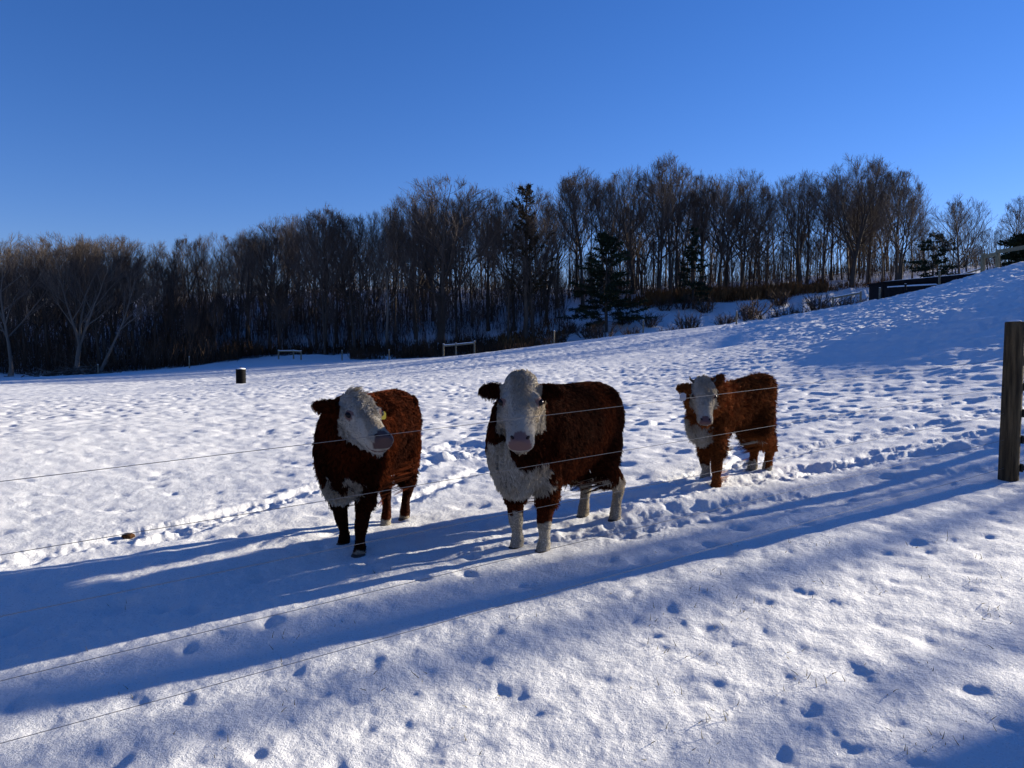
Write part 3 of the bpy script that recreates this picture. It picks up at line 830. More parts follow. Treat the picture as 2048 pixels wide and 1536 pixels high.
# ------------------------------------------------------------------ barrel
p = px2g(482, 767); z = gz(p[0], p[1])
e = empty('barrel', (p[0], p[1], z - .03))
m = MB(); prof = [(0, .27), (.03, .285), (.28, .285), (.30, .30), (.33, .285), (.57, .285), (.59, .30), (.62, .285), (.84, .285), (.86, .30), (.88, .295), (.885, .27)]
m.rings([[(r_ * math.cos(t), r_ * math.sin(t), zz) for t in np.linspace(0, 2 * math.pi, 25)[:-1]] for zz, r_ in prof])
link('body', m.mesh('body', False), BARRELMAT, e)
m = MB(); m.rings([[(r_ * (1 + .05 * math.sin(3 * t)) * math.cos(t), r_ * math.sin(t), zz) for t in np.linspace(0, 2 * math.pi, 25)[:-1]] for zz, r_ in [(.88, .27), (.92, .25), (.945, .17), (.955, .04)]])
link('snow_cap', m.mesh('snow_cap', True), SNOWCAP, e)
m = MB(); m.tube([(-.03, 0, .93), (-.03, 0, 1.0), (.02, 0, 1.02)], .02, 6); link('lid_handle', m.mesh('lid_handle'), BARRELMAT, e)
tag(e, 'black barrel topped with snow standing in the far field', 'barrel')

# ------------------------------------------------------------------ wire fence in the foreground
def wire_fence():
    pd = 6.9
    yr = [720, 775, 828, 881, 938]; yl = [963, 1110, 1233, 1362, 1487]
    A = [at(2004, yr[k], pd) for k in range(5)]; B = [at(0, yl[k], 2.865) for k in range(5)]
    pc = at(2021, 950, pd + .06); zb = gz(pc[0], pc[1])
    e = empty('wire_fence', (pc[0], pc[1], zb)); O = np.array((pc[0], pc[1], zb))
    fd = norm((A[2] - B[2]) * np.array((1, 1, 0)))
    ztop = at(2021, 645, pd)[2] - zb
    rr = np.random.default_rng(4)
    def post(off, zg, ht):
        rings = []
        for zz in np.linspace(-.4, ht, 14):
            rings.append([(off[0] + (.083 + .003 * math.sin(3 * t + zz * 2) + rr.normal(0, .0006)) * math.cos(t) + (zz - ht) * .012, off[1] + .083 * math.sin(t), zg + zz) for t in np.linspace(0, 2 * math.pi, 25)[:-1]])
        rings.append([(off[0] + .076 * math.cos(t), off[1] + .076 * math.sin(t), zg + ht + .006) for t in np.linspace(0, 2 * math.pi, 25)[:-1]])
        m = MB(); m.rings(rings); po = link('post', m.mesh('post', True), POSTWOOD, e)
        for p_ in po.data.polygons:
            if len(p_.vertices) > 4: p_.use_smooth = False
        m = MB(); m.rings([[(off[0] + r_ * math.cos(t), off[1] + r_ * math.sin(t), zg + ht + zz) for t in np.linspace(0, 2 * math.pi, 17)[:-1]] for zz, r_ in [(.006, .055), (.018, .045), (.026, .02)]])
        link('snow_cap', m.mesh('snow_cap', True), SNOWCAP, po)
        return po
    post((0, 0), 0, ztop)
    step = fd * 9.2
    for s in (-1, 1):
        q = step * s; zg = gz(pc[0] + q[0], pc[1] + q[1]) - zb
        post((q[0], q[1]), zg, ztop)
    side = np.array((fd[1], -fd[0], 0))                      # camera side of the fence line
    for k in range(5):
        # wire: through the two points seen in the photo, carried on to the posts outside the frame
        dv = (A[k] - B[k]) / np.linalg.norm(A[k] - B[k])
        a, b = B[k] - dv * 2.2 - O, A[k] + dv * .12 - O
        ts = np.linspace(0, 1, 24)
        m = MB(); m.tube([a + (b - a) * t for t in ts], .0014, 6)
        q = step; zg = gz(pc[0] + q[0], pc[1] + q[1]) - zb
        m.tube([b, np.array((q[0], q[1], zg + (b[2])))], .0014, 6)
        link('wire', m.mesh('wire', True), WIREMAT, e)
        # insulator clipped on the camera-right side of the post
        c = b + np.array((.005, 0, 0))
        c = np.array((.095, -.015, b[2]))
        m = MB(); m.box(c, (.05, .06, .045), bev=.008); m.box(c + np.array((-.018, 0, 0)), (.02, .07, .075), bev=.006); m.box(c + np.array((.03, -.005, 0)), (.018, .03, .07), bev=.005)
        m.tube([c + np.array((.0, -.04, 0)), c + np.array((.0, .04, 0))], .02, 10)
        link('insulator', m.mesh('insulator'), BLACKPLASTIC, e)
    tag(e, 'five strand wire fence with round wooden post and black insulators', 'fence')
wire_fence()

# ------------------------------------------------------------------ trees just outside the frame that shade the foreground
for v, u, rad, h, var, lab in [(3.98, 40, .17, 17, 3, 'second nearest'), (4.35, 46, .20, 19, 0, 'fifth nearest'), (4.70, 54, .20, 18, 3, 'sixth nearest'), (3.65, 58, .26, 18, 3, 'seventh nearest'),
                               (2.02, 43, .13, 16, 3, 'fourth nearest and thinnest'), (1.08, 38, .44, 17, 0, 'nearest and thickest'), (.55, 42, .3, 17, 3, 'third nearest'), (-2.2, 82, .2, 18, 0, 'farthest')]:
    pos = PERP * v + np.array((math.sin(SUN_AZ), math.cos(SUN_AZ))) * u
    rt = .0135 * h / VAR[var][2]
    place_tree(pos[0], pos[1], h, var, u, f'bare shade tree on the hill beyond the right edge, {lab}', 'shade trees on the hill', name='shade_tree', wid=rad / rt)

# ------------------------------------------------------------------ grass blades through the snow, leaf clump
def grass():
    rng2 = np.random.default_rng(31); tb = TB()
    cl = [px2g(rng2.uniform(150, 2040), rng2.uniform(1130, 1530)) for _ in range(48)]
    cl += [px2g(rng2.uniform(1300, 2040), rng2.uniform(1080, 1250)) for _ in range(30)]
    cl += [px2g(*q) for q in [(830, 1350), (770, 1370), (1400, 1180), (1480, 1220), (1310, 1300), (1600, 1370), (1880, 1480), (1815, 1500), (1640, 1360), (430, 1500), (360, 1470), (1420, 1450), (930, 1520)] * 2]
    for c in cl:
        for j in range(int(rng2.integers(1, 5))):
            x, y = c[0] + rng2.normal(0, .05), c[1] + rng2.normal(0, .04)
            p = np.array((x, y, gz(x, y) - .01)); a = rng2.uniform(0, 6.28); ln = rng2.uniform(.2, 1.2); h = rng2.uniform(.015, .055)
            d = np.array((math.cos(a) * ln, math.sin(a) * ln, 1))
            bp = grow(rng2, p, d, h, 3, .2, -.05)
            tb.branch(bp, [.0021, .0018, .0012, .0004], 3)
    tag(link('grass', tb.mesh('grass'), GRASSMAT), 'sparse dry grass blades poking through the foreground snow', kind='stuff')
grass()
p = px2g(255, 1068); e_v = []
m = MB(); rr = np.random.default_rng(3); z = gz(p[0], p[1])
m.rings([[(r_ * (1 + .18 * math.sin(3 * t + k) + .1 * math.sin(5 * t)) * math.cos(t) * 1.7, r_ * math.sin(t), zz) for t in np.linspace(0, 2 * math.pi, 21)[:-1]] for k, (zz, r_) in enumerate([(-.03, .02), (.0, .030), (.02, .028), (.032, .016), (.036, .004)])])
o = link('leaf_clump', m.mesh('leaf_clump', True), DUNG, None, (p[0], p[1], z + .01)); o.rotation_euler = (0, 0, .3)
tag(o, 'small dark brown clump lying on the snow trail at left', 'clump')

# ------------------------------------------------------------------ cattle
def coat_mat():
    m, n, p = mat('coat', .9, .04)
    at_ = n.nodes.new('ShaderNodeAttribute'); at_.attribute_name = 'coat'
    n.links.new(at_.outputs['Color'], p.inputs['Base Color'])
    return m
COAT = coat_mat()
def fur_mat():
    m, n, p = mat('fur', .9, .02)
    at_ = n.nodes.new('ShaderNodeAttribute'); at_.attribute_name = 'coat'
    n.links.new(at_.outputs['Color'], p.inputs['Base Color'])
    return m
FUR = fur_mat()
EYE, _a, _b = mat('eye', .22, .25); _b.inputs['Base Color'].default_value = (.006, .004, .004, 1)
NOSTRIL, _a, _b = mat('nostril', .7, .2); _b.inputs['Base Color'].default_value = (.02, .01, .01, 1)
HOOF = noise_mat('hoof', (.02, .016, .014), (.05, .04, .035), 20, .6, .3)
HORN = noise_mat('horn', (.03, .025, .02), (.07, .055, .04), 20, .5, .3)
TAGY, _a, _b = mat('tag_yellow', .5, .3); _b.inputs['Base Color'].default_value = (.30, .25, .02, 1)
TAGW, _a, _b = mat('tag_pale', .5, .3); _b.inputs['Base Color'].default_value = (.45, .45, .48, 1)

def loft(m, secs, n=22):
    """secs: (center, side axis, up axis, rside, rup)"""
    m.rings([[tuple(np.asarray(c) + np.asarray(s) * (rs * math.cos(t)) + np.asarray(u) * (ru * math.sin(t))) for t in np.linspace(0, 2 * math.pi, n + 1)[:-1]] for c, s, u, rs, ru in secs])
def path_loft(m, pts, rs, ru, side, n=20):
    pts = np.asarray(pts, float); secs = []
    for i in range(len(pts)):
        t = norm(pts[min(i + 1, len(pts) - 1)] - pts[max(i - 1, 0)])
        s = norm(np.asarray(side) - t * np.dot(side, t)); u = np.cross(s, t)
        secs.append((pts[i], s, u, rs[i], ru[i]))
    loft(m, secs, n)
def spline(P, k=6):
    P = np.asarray(P, float); out = []
    for i in range(len(P) - 1):
        p0, p1, p2, p3 = P[max(i - 1, 0)], P[i], P[i + 1], P[min(i + 2, len(P) - 1)]
        for t in np.linspace(0, 1, k, endpoint=False):
            out.append(.5 * ((2 * p1) + (-p0 + p2) * t + (2 * p0 - 5 * p1 + 4 * p2 - p3) * t * t + (-p0 + 3 * p1 - 3 * p2 + p3) * t ** 3))
    out.append(P[-1]); return np.array(out)

def cow(label, feet_px, poll, face, S, seed, cfg):
    """feet_px: front right, front left, back right, back left (the animal's own sides) as pixels on the snow
       poll: world point of the top of the head; face: world direction of the nose; S: size (1 = 1.25 m at the withers)"""
    rng2 = np.random.default_rng(seed)
    feet = []
    for q in feet_px:
        p = px2g(*q); p[2] = gz(p[0], p[1]) - .045; feet.append(p)
    fr, bk = (feet[0] + feet[1]) / 2, (feet[2] + feet[3]) / 2
    fwd = norm((fr - bk) * np.array((1, 1, 0))); lef = np.array((-fwd[1], fwd[0], 0)); upv = np.array((0, 0, 1.))
    # trunk set from the front feet
    org = fr - fwd * .46 * S; org[2] = np.mean([f[2] for f in feet])
    Mw = np.stack([fwd, lef, upv], 1)                      # local -> world columns
    def loc(w): return Mw.T @ (np.asarray(w) - org) / S
    FL = [loc(f) for f in feet]
    P, f = loc(poll), norm(Mw.T @ np.asarray(face))
    hs_ = cfg.get('head', 1.0)
    ur = np.asarray(cfg.get('up', (0, 0, 1.))); ur = Mw.T @ ur
    u = norm(ur - f * np.dot(ur, f)); s = np.cross(u, f)   # s: the animal's left
    lg = cfg.get('leg', 1.0); fat = cfg.get('fat', 1.0)
    m = MB()
    X, Y, Z = np.eye(3)
    # barrel of the body
    tor = [(-.76, 1.00, .05, .07), (-.73, .97, .14, .17), (-.66, .945, .21, .25), (-.52, .92, .265, .30), (-.35, .90, .285, .315), (-.12, .875, .305, .34), (.12, .855, .31, .36), (.32, .845, .30, .38), (.50, .85, .28, .385), (.64, .84, .24, .36), (.76, .815, .18, .285), (.83, .79, .11, .19), (.865, .775, .045, .08)]
    dz = (lg - 1) * .5
    T = spline([(a, b + dz - a * cfg.get('slope', 0), c, d) for a, b, c, d in tor], 4)
    dp = cfg.get('depth', 1.0)
    loft(m, [((x, 0, z + h * (1 - dp) * .6), Y, Z, w * fat, h * dp) for x, z, w, h in T], 28)
    # neck
    nb = P - u * .15 * hs_ + f * .10 * hs_
    n0 = np.array((.48, 0, .96 + dz)); n1 = n0 * .45 + nb * .55 + np.array((.05, 0, -.02))
    Np = spline([n0 - np.array((.2, 0, .03)), n0, n1, nb, nb + f * .04], 5)
    t_ = np.linspace(0, 1, len(Np))
    path_loft(m, Np, np.interp(t_, [0, .25, .5, .75, 1], [.18, .235, .20, .155, .10]), np.interp(t_, [0, .25, .5, .75, 1], [.20, .27, .235, .18, .11]), Y)
    # dewlap / brisket
    path_loft(m, spline([(.52, 0, .55 + dz), (.73, 0, .61 + dz), nb * .55 + np.array((.74, 0, .80 + dz)) * .45], 4), [.07, .10, .11, .11, .11, .11, .10, .10, .08], [.05, .10, .12, .12, .12, .11, .10, .09, .06], Y)
    # head
    HD = spline([(-.075, .05, .04, .0), (-.05, .10, .085, .0), (.0, .128, .125, .0), (.07, .138, .150, .0), (.16, .138, .155, .0), (.25, .118, .140, .0), (.34, .100, .118, 0), (.42, .094, .100, 0), (.475, .094, .090, 0), (.515, .084, .075, .0), (.535, .055, .05, .0)], 4)
    loft(m, [(P + (f * a - u * (c * .98 + .0)) * hs_, s, u, b * hs_, c * hs_) for a, b, c, _ in HD], 24)
    # brow ridges, poll tuft, lower jaw, muzzle pad
    for sg in (-1, 1):
        path_loft(m, [P + (f * a + s * sg * b - u * c) * hs_ for a, b, c in ((.09, .095, .045), (.15, .112, .05), (.21, .098, .06))], [.02, .04, .02], [.02, .035, .02], Z)
        path_loft(m, [P + (f * a + s * sg * .05 - u * .06) * hs_ for a in (.42, .47, .52)], [.03, .045, .035], [.03, .045, .03], s)
    path_loft(m, [P + (f * a - u * c) * hs_ for a, c in ((.12, .25), (.25, .225), (.38, .175), (.49, .135), (.51, .125))], [.06, .068, .062, .055, .03], [.05, .06, .055, .045, .02], s)
    path_loft(m, [P + (f * a - u * c) * hs_ for a, c in ((-.085, .11), (-.065, .065), (-.01, .04), (.07, .03))], [.06, .105, .115, .08], [.03, .055, .045, .03], s)
    # ears
    earinfo = []
    for sg, ed in ((1, cfg.get('ear_left', (.95, -.1, -.12))), (-1, cfg.get('ear_right', (.95, -.1, -.12)))):
        d = norm(s * sg * ed[0] + (-f) * ed[1] + u * ed[2])
        b0 = P + (f * .02 + s * sg * .10 - u * .09) * hs_
        el = cfg.get('ear_len', 1.0) * hs_
        q = [b0, b0 + d * .06 * el, b0 + d * .13 * el, b0 + d * .20 * el, b0 + d * .25 * el]
        wv = norm(f * .9 - u * .3)
        path_loft(m, q, [.03, .048, .064, .052, .015], [.028, .026, .022, .017, .008], wv, 14)
        earinfo.append((b0, d))
    # legs
    def leg(hip, foot, front):
        hx, hy, hz = hip
        fx, fy, fz = foot
        h = hz - fz
        if front:
            K = [(hx + .02, hy * .75, hz + .10, .10, .13), (hx + .02, hy, hz - .06, .105, .135), (hx * .75 + fx * .25, hy * .8 + fy * .2, fz + h * .62, .085, .105), (hx * .45 + fx * .55 + .01, hy * .45 + fy * .55, fz + h * .44, .062, .070), (hx * .25 + fx * .75 + .01, hy * .25 + fy * .75, fz + h * .33, .056, .062),
                 (fx, hy * .1 + fy * .9, fz + h * .21, .040, .046), (fx, fy, fz + h * .12, .052, .058), (fx + .015, fy, fz + .055, .050, .058), (fx + .025, fy, fz + .005, .056, .066)]
        else:
            K = [(hx + .03, hy * .8, hz + .10, .13, .17), (hx + .05, hy, hz - .05, .13, .19), (hx + .06, hy * .9 + fy * .1, fz + h * .66, .105, .15), (hx * .5 + fx * .5 - .015, hy * .5 + fy * .5, fz + h * .52, .072, .095), (fx - .045, hy * .2 + fy * .8, fz + h * .40, .056, .068),
                 (fx - .02, fy, fz + h * .26, .042, .049), (fx, fy, fz + h * .12, .053, .058), (fx + .015, fy, fz + .055, .050, .058), (fx + .025, fy, fz + .005, .056, .066)]
        th = cfg.get('thigh', .94)
        K = [(a, b, c_, r1_ * (th if i_ < 3 else 1), r2_ * (th if i_ < 3 else 1)) for i_, (a, b, c_, r1_, r2_) in enumerate(K)]
        K = spline(K, 4)
        lt = cfg.get('legw', 1.0)
        path_loft(m, K[:, :3], K[:, 3] * lt, K[:, 4] * lt, Y, 16)
    hips = [(.46, -.15 * fat, .72 + dz), (.46, .15 * fat, .72 + dz), (-.50, -.16 * fat, .78 + dz), (-.50, .16 * fat, .78 + dz)]
    for k in range(4): leg(hips[k], FL[k], k < 2)
    # shoulder blades, hook bones, flank fold
    for sg in (-1, 1):
        path_loft(m, [(.30, sg * .17 * fat, 1.08 + dz), (.40, sg * .215 * fat, .97 + dz), (.50, sg * .215 * fat, .80 + dz), (.54, sg * .17 * fat, .70 + dz)], [.03, .075, .085, .04], [.03, .12, .12, .05], Y, 12)
        path_loft(m, [(-.38, sg * .17 * fat, 1.13 + dz - (-.4) * cfg.get('slope', 0)), (-.46, sg * .205 * fat, 1.12 + dz + .45 * cfg.get('slope', 0)), (-.56, sg * .17 * fat, 1.08 + dz + .5 * cfg.get('slope', 0))], [.03, .06, .03], [.03, .06, .03], Y, 10)
    # tail
    tl = spline([(-.60, 0, 1.13 + dz), (-.73, 0, 1.12 + dz + cfg.get('tailup', 0)), (-.80, 0, 1.02 + dz), (-.82, .01, .8 + dz), (-.80, .02, .5 + dz), (-.79, .02, .36 + dz)], 4)
    path_loft(m, tl, np.interp(np.linspace(0, 1, len(tl)), [0, .3, .75, .9, 1], [.06, .04, .025, .05, .02]), np.interp(np.linspace(0, 1, len(tl)), [0, .3, .75, .9, 1], [.05, .04, .025, .05, .02]), Y, 10)

    me0 = m.mesh('body_raw', True)
    tmp = bpy.data.objects.new('tmp', me0); COL.objects.link(tmp)
    rm = tmp.modifiers.new('r', 'REMESH'); rm.mode = 'VOXEL'; rm.voxel_size = .0135
    sm = tmp.modifiers.new('s', 'SMOOTH'); sm.factor = .5; sm.iterations = 5
    dg = bpy.context.evaluated_depsgraph_get()
    body = bpy.data.meshes.new_from_object(tmp.evaluated_get(dg)); body.name = 'body'
    bpy.data.objects.remove(tmp, do_unlink=True); bpy.data.meshes.remove(me0)
    nv = len(body.vertices); co = np.empty(nv * 3, np.float32); body.vertices.foreach_get('co', co); co = co.reshape(-1, 3).astype(float)
    no = np.empty(nv * 3, np.float32); body.vertices.foreach_get('normal', no); no = no.reshape(-1, 3).astype(float)

    # coat colouring, hair length and grooming direction at any point of the skin
    def headco(p):
        d = (p - P) / hs_; return d @ f, d @ s, d @ u
    def coat(p, nrm):
        x, y, z = p.T
        nz = .03 * vnoise(x * 9 + z * 4, y * 9 + z * 7, seed) + .02 * vnoise(x * 23 + 3 * z, y * 23 + z * 17, seed + 1)
        t, sd, uu = headco(p)
        red = np.array(cfg.get('red', (.058, .0125, .0036))); dark = np.array((.009, .003, .0019)); white = np.array((.42, .385, .325))
        k = np.clip(.5 + .8 * fbm(x * 4 + z, y * 4 + z * 3, seed + 5, 2), 0, 1)[:, None]
        c = dark + (red - dark) * (.3 + .7 * k)
        hair = np.full(len(p), cfg.get('hair', .032)) ; W = np.zeros(len(p))
        ear = np.zeros(len(p), bool)
        for b0, d in earinfo:
            q = p - b0; a = q @ d; rad = np.linalg.norm(q - a[:, None] * d, axis=1)
            ear |= (a > .045 * hs_) & (a < .34 * hs_) & (rad < .085 * hs_)
        headm = (t > -.13) & (t < .62) & (np.abs(sd) < .165) & (uu > np.interp(t, [0, .25, .45], [-.25, -.245, -.19]) + .3 * nz - cfg.get('throat', 0)) & ~ear
        headm &= ~((t < -.02) & (uu < -.10))
        W[headm] = 1
        ch = (x > cfg.get('chest_x', .56) + nz) & (z > .40 + dz) & (z < cfg.get('chest_top', .86) + dz + nz * 1.5) & (np.abs(y + cfg.get('chest_y', 0)) < cfg.get('chest_w', .26) * np.interp(z - dz, [.5, .66, .86], [1.0, .9, .42]) + nz * 1.5)
        for a0, b0, r0 in cfg.get('chest_dark', []): ch &= ((y - a0) ** 2 / .6 + (z - dz - b0) ** 2 / 1.6) > (r0 + nz) ** 2
        ch &= z > np.interp(np.abs(y), [0, .3], [.42, .50]) + dz
        W[ch & ~headm & ~ear] = 1
        W[(z < cfg.get('belly', .545) + dz + nz) & (z > .42 + dz) & (x > -.45) & (x < .36) & (np.abs(y) < .26) & (nrm[:, 2] < -.45)] = 1
        for k4 in range(4):
            q = np.hypot(x - FL[k4][0], y - FL[k4][1])
            W[(q < .17) & (z - FL[k4][2] < cfg['sock'][k4] + nz * 1.2)] = 1
        dirt = np.clip(.5 + .7 * fbm(x * 6 + z * 2, y * 6 + z * 5, seed + 9, 3), 0, 1)[:, None]
        c = np.where(W[:, None] > .5, white * (1 - dirt * np.array((.22, .28, .36))), c)
        ms = headm & (((t > .452) & (uu > -.085) & (np.abs(sd) < .030 + (t - .452) * .7)) | ((t > .515) & (uu > -.105) & (np.abs(sd) < .07)))
        c[ms] = cfg.get('nose', (.18, .112, .105)); hair[ms] = 0
        mouth = headm & (t > .44) & (uu < -.128) & (uu > -.142); c[mouth] = (.16, .10, .09)
        for sg in (-1, 1):
            q = np.sqrt((t - .165) ** 2 + ((sd - sg * .125) * .8) ** 2 + (uu + .055) ** 2)
            rim = headm & (q < .040); c[rim] = (.17, .105, .095); hair[rim] = 0
        # lengths
        hair = np.where(headm & (hair > .01), np.interp(t, [.1, .3, .42], [.014, .010, .0065]), hair)
        hair = np.where(headm & (hair > .001) & (t < .30) & (uu > -.09) & (np.abs(sd) < .085), np.interp(t, [0, .12, .30], [cfg.get('poll_hair', .035), cfg.get('poll_hair', .035) * .75, .014]) * (1 - .75 * (sd / .085) ** 2), hair)
        hair = np.where(headm & (uu < -.18), .028, hair)
        hair = np.where((z < .36) & ~headm, .009, hair)
        hair = np.where((z < .6 + dz) & (z > .42 + dz) & (np.abs(y) < .28) & (nrm[:, 2] < -.2), .042, hair)
        hair = np.where(ch & ~headm, .032, hair)
        hair = np.where(ear, cfg.get('ear_hair', .034), hair)
        return c, hair, headm, ear
    c, hair, headm, ear = coat(co, no)
    ca = body.color_attributes.new('coat', 'FLOAT_COLOR', 'POINT')
    ca.data.foreach_set('color', np.concatenate([c * np.where(headm, .9, .55)[:, None], np.ones((nv, 1))], 1).astype(np.float32).ravel())
    body.polygons.foreach_set('use_smooth', np.ones(len(body.polygons), bool))
    root = empty('cow', tuple(org), 0)
    M4 = Matrix([[*Mw[0], 0], [*Mw[1], 0], [*Mw[2], 0], [0, 0, 0, 1]])
    root.matrix_world = Matrix.Translation(Vector(org)) @ M4 @ Matrix.Scale(S, 4)
    tag(root, label, cfg.get('cat', 'cow'))
    bo = link('body', body, COAT, root)
    # eyes, nostrils
    for sg in (-1, 1):
        b_ = MB(); cen = P + (f * .165 + s * sg * .130 - u * .050) * hs_
        b_.rings([[tuple(cen + hs_ * .026 * (math.sin(a) * math.cos(t) * f * 1.1 + math.sin(a) * math.sin(t) * u * .85 + math.cos(a) * s * sg)) for t in np.linspace(0, 2 * math.pi, 13)[:-1]] for a in np.linspace(.08, 3.06, 9)])
        link('eye', b_.mesh('eye', True), EYE, root)
        b_ = MB(); cen = P + (f * .492 + s * sg * .05 - u * .014) * hs_
        b_.rings([[tuple(cen + hs_ * (.012 * math.sin(a) * math.cos(t) * s + .017 * math.sin(a) * math.sin(t) * (f - s * sg * .5) + .012 * math.cos(a) * u)) for t in np.linspace(0, 2 * math.pi, 11)[:-1]] for a in np.linspace(.08, 3.06, 7)])
        link('nostril', b_.mesh('nostril', True), NOSTRIL, root)
    for k in range(4):
        b_ = MB(); fx, fy, fz = FL[k]
        b_.rings([[(fx + .03 + (r_ + .008 * max(0, math.cos(t))) * math.cos(t) * 1.15, fy + r_ * math.sin(t), fz + zz) for t in np.linspace(0, 2 * math.pi, 17)[:-1]] for zz, r_ in [(-.02, .060), (.0, .060), (.035, .054), (.05, .045)]])
        link('hoof', b_.mesh('hoof', True), HOOF, root)
    # ear tags, horns
    for sg, mt_, dist, size in cfg.get('tags', []):
        b0, d = earinfo[0 if sg > 0 else 1]
        cen = b0 + d * dist * hs_ + f * .03 * hs_ + u * .012
        b_ = MB(); w_ = norm(d * 1.0); dn = norm(Mw.T @ np.array((0, 0, -1.))); cen = cen + dn * .045 + norm(u + f) * .03
        fn = norm(np.cross(w_, dn))
        q = [(-.5, 0), (-.5, .75), (-.3, 1), (.3, 1), (.5, .75), (.5, 0), (.18, -.3), (-.18, -.3)]
        b_.rings([[tuple(cen + w_ * a * size + dn * b * size + fn * k) for a, b in q] for k in (-.003, .003)])
        link('ear_tag', b_.mesh('ear_tag'), mt_, root)
    for sg, ln in cfg.get('horns', []):
        b_ = MB(); b0 = P + (f * -.03 + s * sg * .09 - u * .05) * hs_
        b_.tube([b0, b0 + (s * sg * .05 - f * .02) * ln, b0 + (s * sg * .09 - f * .05 + u * .01) * ln, b0 + (s * sg * .10 - f * .10 + u * .02) * ln], [.022, .019, .013, .004], 10)
        link('horn', b_.mesh('horn', True), HORN, root)
    # fur
    body.calc_loop_triangles()
    nt_ = len(body.loop_triangles); tri = np.empty(nt_ * 3, np.int32); body.loop_triangles.foreach_get('vertices', tri); tri = tri.reshape(-1, 3)
    A_, B_, C_ = co[tri[:, 0]], co[tri[:, 1]], co[tri[:, 2]]
    area = np.linalg.norm(np.cross(B_ - A_, C_ - A_), axis=1)
    N = cfg.get('hairs', 110000)
    idx = rng2.choice(nt_, N, p=area / area.sum())
    r1 = np.sqrt(rng2.random(N)); r2 = rng2.random(N)
    wa, wb, wc = (1 - r1)[:, None], (r1 * (1 - r2))[:, None], (r1 * r2)[:, None]
    rp = A_[idx] * wa + B_[idx] * wb + C_[idx] * wc
    nn = no[tri[idx, 0]] * wa + no[tri[idx, 1]] * wb + no[tri[idx, 2]] * wc
    nn /= np.linalg.norm(nn, axis=1)[:, None] + 1e-9
    col, hl, hm, er = coat(rp, nn)
    keep = hl > .006
    rp, nn, col, hl, hm, er = rp[keep], nn[keep], col[keep], hl[keep], hm[keep], er[keep]; N = len(rp)
    groom = np.tile(np.array((-.55, 0, -.85)), (N, 1))
    groom[nn[:, 2] < -.3] = (-.15, 0, -1.0)
    groom[hm] = f * .9 + u * .15
    groom[er] = np.array((0, 0, -1.0))
    # clumps: neighbouring hairs lean the same way
    def field3(sc, sd_): return np.stack([vnoise(rp[:, 0] * sc + rp[:, 2] * sc * .7 + 11 * k, rp[:, 1] * sc + rp[:, 2] * sc * .6 + 5 * k, seed + sd_ + k) for k in range(3)], -1)
    cl = field3(16, 30) * .55 + field3(42, 40) * .55
    g = groom + cl * cfg.get('curl', 1.0) + rng2.normal(0, .18, (N, 3))
    g -= nn * np.minimum((g * nn).sum(1), 0)[:, None]
    g /= np.linalg.norm(g, axis=1)[:, None] + 1e-9
    ln = hl * rng2.uniform(.6, 1.25, N) * cfg.get('shag', 1.0) * 1.15
    lift = np.where(hm, .35, .55)[:, None]
    d1 = nn * (lift + .25) + g * .6; d2 = nn * lift * .35 + g; d3 = g + np.array((0, 0, -.25)) + cl * .5 * cfg.get('curl', 1.0)
    for d in (d1, d2, d3): d /= np.linalg.norm(d, axis=1)[:, None] + 1e-9
    # locks: hairs of one lock end together and share a tone
    cell = .019; key = np.floor((rp + .006 * cl) / cell).astype(np.int64)
    _, inv = np.unique(key[:, 0] * 73856093 ^ key[:, 1] * 19349663 ^ key[:, 2] * 83492791, return_inverse=True); inv = inv.ravel()
    nc = inv.max() + 1; cnt = np.bincount(inv, minlength=nc)[:, None]
    def lockmean(a): return np.stack([np.bincount(inv, a[:, k], nc) for k in range(3)], -1) / cnt
    lj = rng2.normal(0, .22 * cfg.get('curl', 1.0), (nc, 3)); ltone = rng2.uniform(.45, 1.5, nc)[inv][:, None]; lln = rng2.uniform(.75, 1.35, nc)[inv]
    ltone = np.where(hm[:, None], .75 + .25 * ltone, ltone); ltone = np.where((col[:, :1] > .2) & ~hm[:, None], .7 + .3 * ltone, ltone); ltone = np.where((hm & (hl > .018))[:, None], .25 + .75 * ltone, ltone)
    ln = ln * lln
    for d in (d2, d3):
        d += lj[inv] * np.where(hm & (hl < .02), .15, 1.0)[:, None]; d /= np.linalg.norm(d, axis=1)[:, None] + 1e-9
    p0 = rp - nn * .002; p1 = p0 + d1 * (ln * .34)[:, None]; p2 = p1 + d2 * (ln * .34)[:, None]; p3 = p2 + d3 * (ln * .34)[:, None]
    m2, m3 = lockmean(p2)[inv], lockmean(p3)[inv]
    p2 = p2 + (m2 - p2) * .30; p3 = p3 + (m3 - p3) * .62
    pts_ = np.stack([p0, p1, p2, p3], 1)
    hc = bpy.data.hair_curves.new('fur')
    hc.add_curves([4] * N)
    hc.position_data.foreach_set('vector', pts_.astype(np.float32).ravel())
    ra = hc.attributes.get('radius') or hc.attributes.new('radius', 'FLOAT', 'POINT')
    ra.data.foreach_set('value', np.tile(np.array((.0015, .0014, .0010, .0003), np.float32), N) * cfg.get('hairw', 1.0))
    cc = hc.attributes.new('coat', 'FLOAT_COLOR', 'CURVE')
    jit = rng2.uniform(.75, 1.25, (N, 1)) * ltone
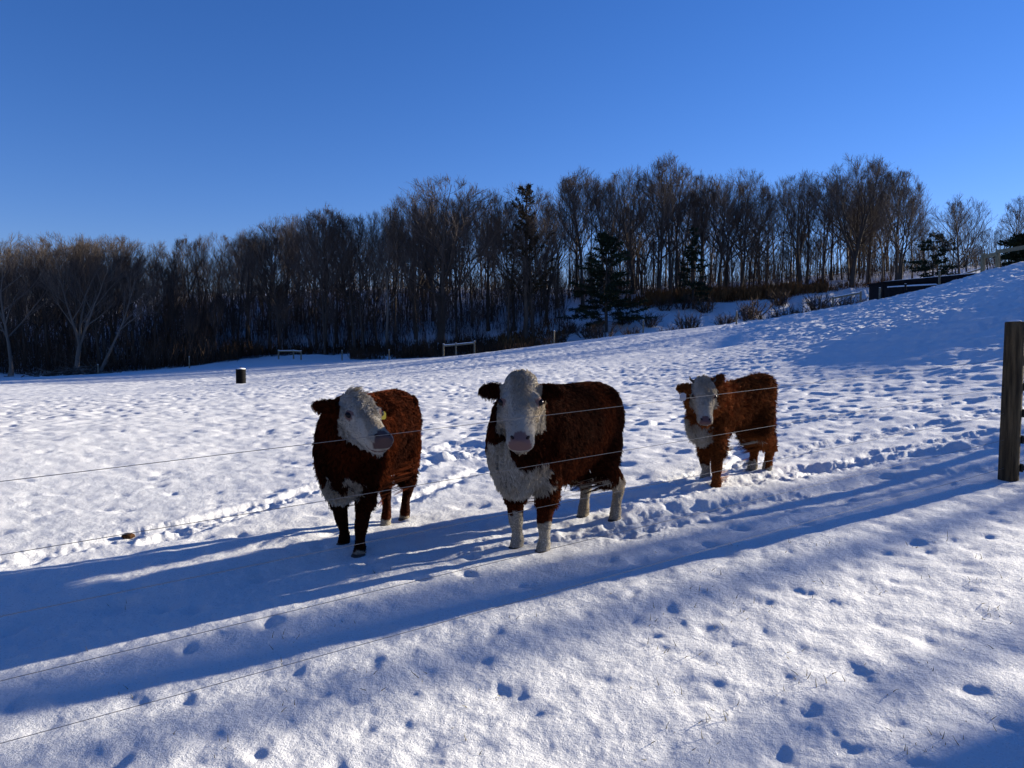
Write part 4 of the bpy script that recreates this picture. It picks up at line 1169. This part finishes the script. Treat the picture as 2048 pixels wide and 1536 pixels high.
    cc.data.foreach_set('color', np.concatenate([np.clip(col * jit, 0, .8), np.ones((N, 1))], 1).astype(np.float32).ravel())
    hc.materials.append(FUR)
    fo = bpy.data.objects.new('fur', hc); COL.objects.link(fo); fo.parent = root
    return root

cow('large red and white cow in the middle facing the camera', [(1035, 1094), (1088, 1100), (1167, 1031), (1231, 1033)],
    at(1042, 758, 5.18), (-.02, -.68, -.73), 1.0, 11,
    dict(sock=(.30, .26, .36, .42), chest_x=.50, chest_top=.86, chest_w=.27, chest_dark=[(.17, .86, .12), (-.24, .83, .10)], head=1.0, belly=.505,
         ear_left=(.95, -.05, -.12), ear_right=(.95, .02, -.10), poll_hair=.034, ear_len=.82, ear_hair=.026, legw=.93, fat=.97, shag=1.0, curl=.6, hair=.034))
cow('dark red cow on the left with curly white forehead turned to the right', [(689, 1092), (720, 1104), (772, 1049), (810, 1036)],
    at(716, 793, 5.2), (.51, -.70, -.50), 0.98, 12,
    dict(sock=(.02, .05, .10, .06), chest_x=.56, chest_top=.64, chest_w=.15, chest_dark=[(.05, .62, .05)], legw=.88, fat=.85, head=.93, ear_right=(1.0, .15, .05), ear_left=(1.0, .1, -.1), belly=.40, nose=(.105, .068, .064),
         poll_hair=.065, curl=1.3, shag=1.0, tags=[(1, TAGY, .10, .045)], red=(.060, .0125, .0036)))
cow('small shaggy brown calf with white face on the right', [(1411, 957), (1433, 969), (1505, 940), (1535, 941)],
    at(1408, 766, 7.1), (-.06, -.45, -.88), 0.80, 13,
    dict(cat='calf', sock=(.27, .0, .19, .13), chest_x=.60, chest_top=.78, chest_w=.14, chest_dark=[(.05, .78, .07)], head=.93, throat=-.04, belly=.56, leg=1.16, fat=.70, slope=.13, depth=.82, thigh=.80, nose=(.13, .08, .085),
         ear_hair=.018, ear_left=(.75, .8, .05), ear_right=(.95, -.05, -.10), tags=[(-1, TAGW, .16, .075)], horns=[(1, .6), (-1, .75)], curl=1.9, shag=1.7, poll_hair=.03, red=(.205, .062, .017), tailup=.01, hairs=110000, legw=1.1))
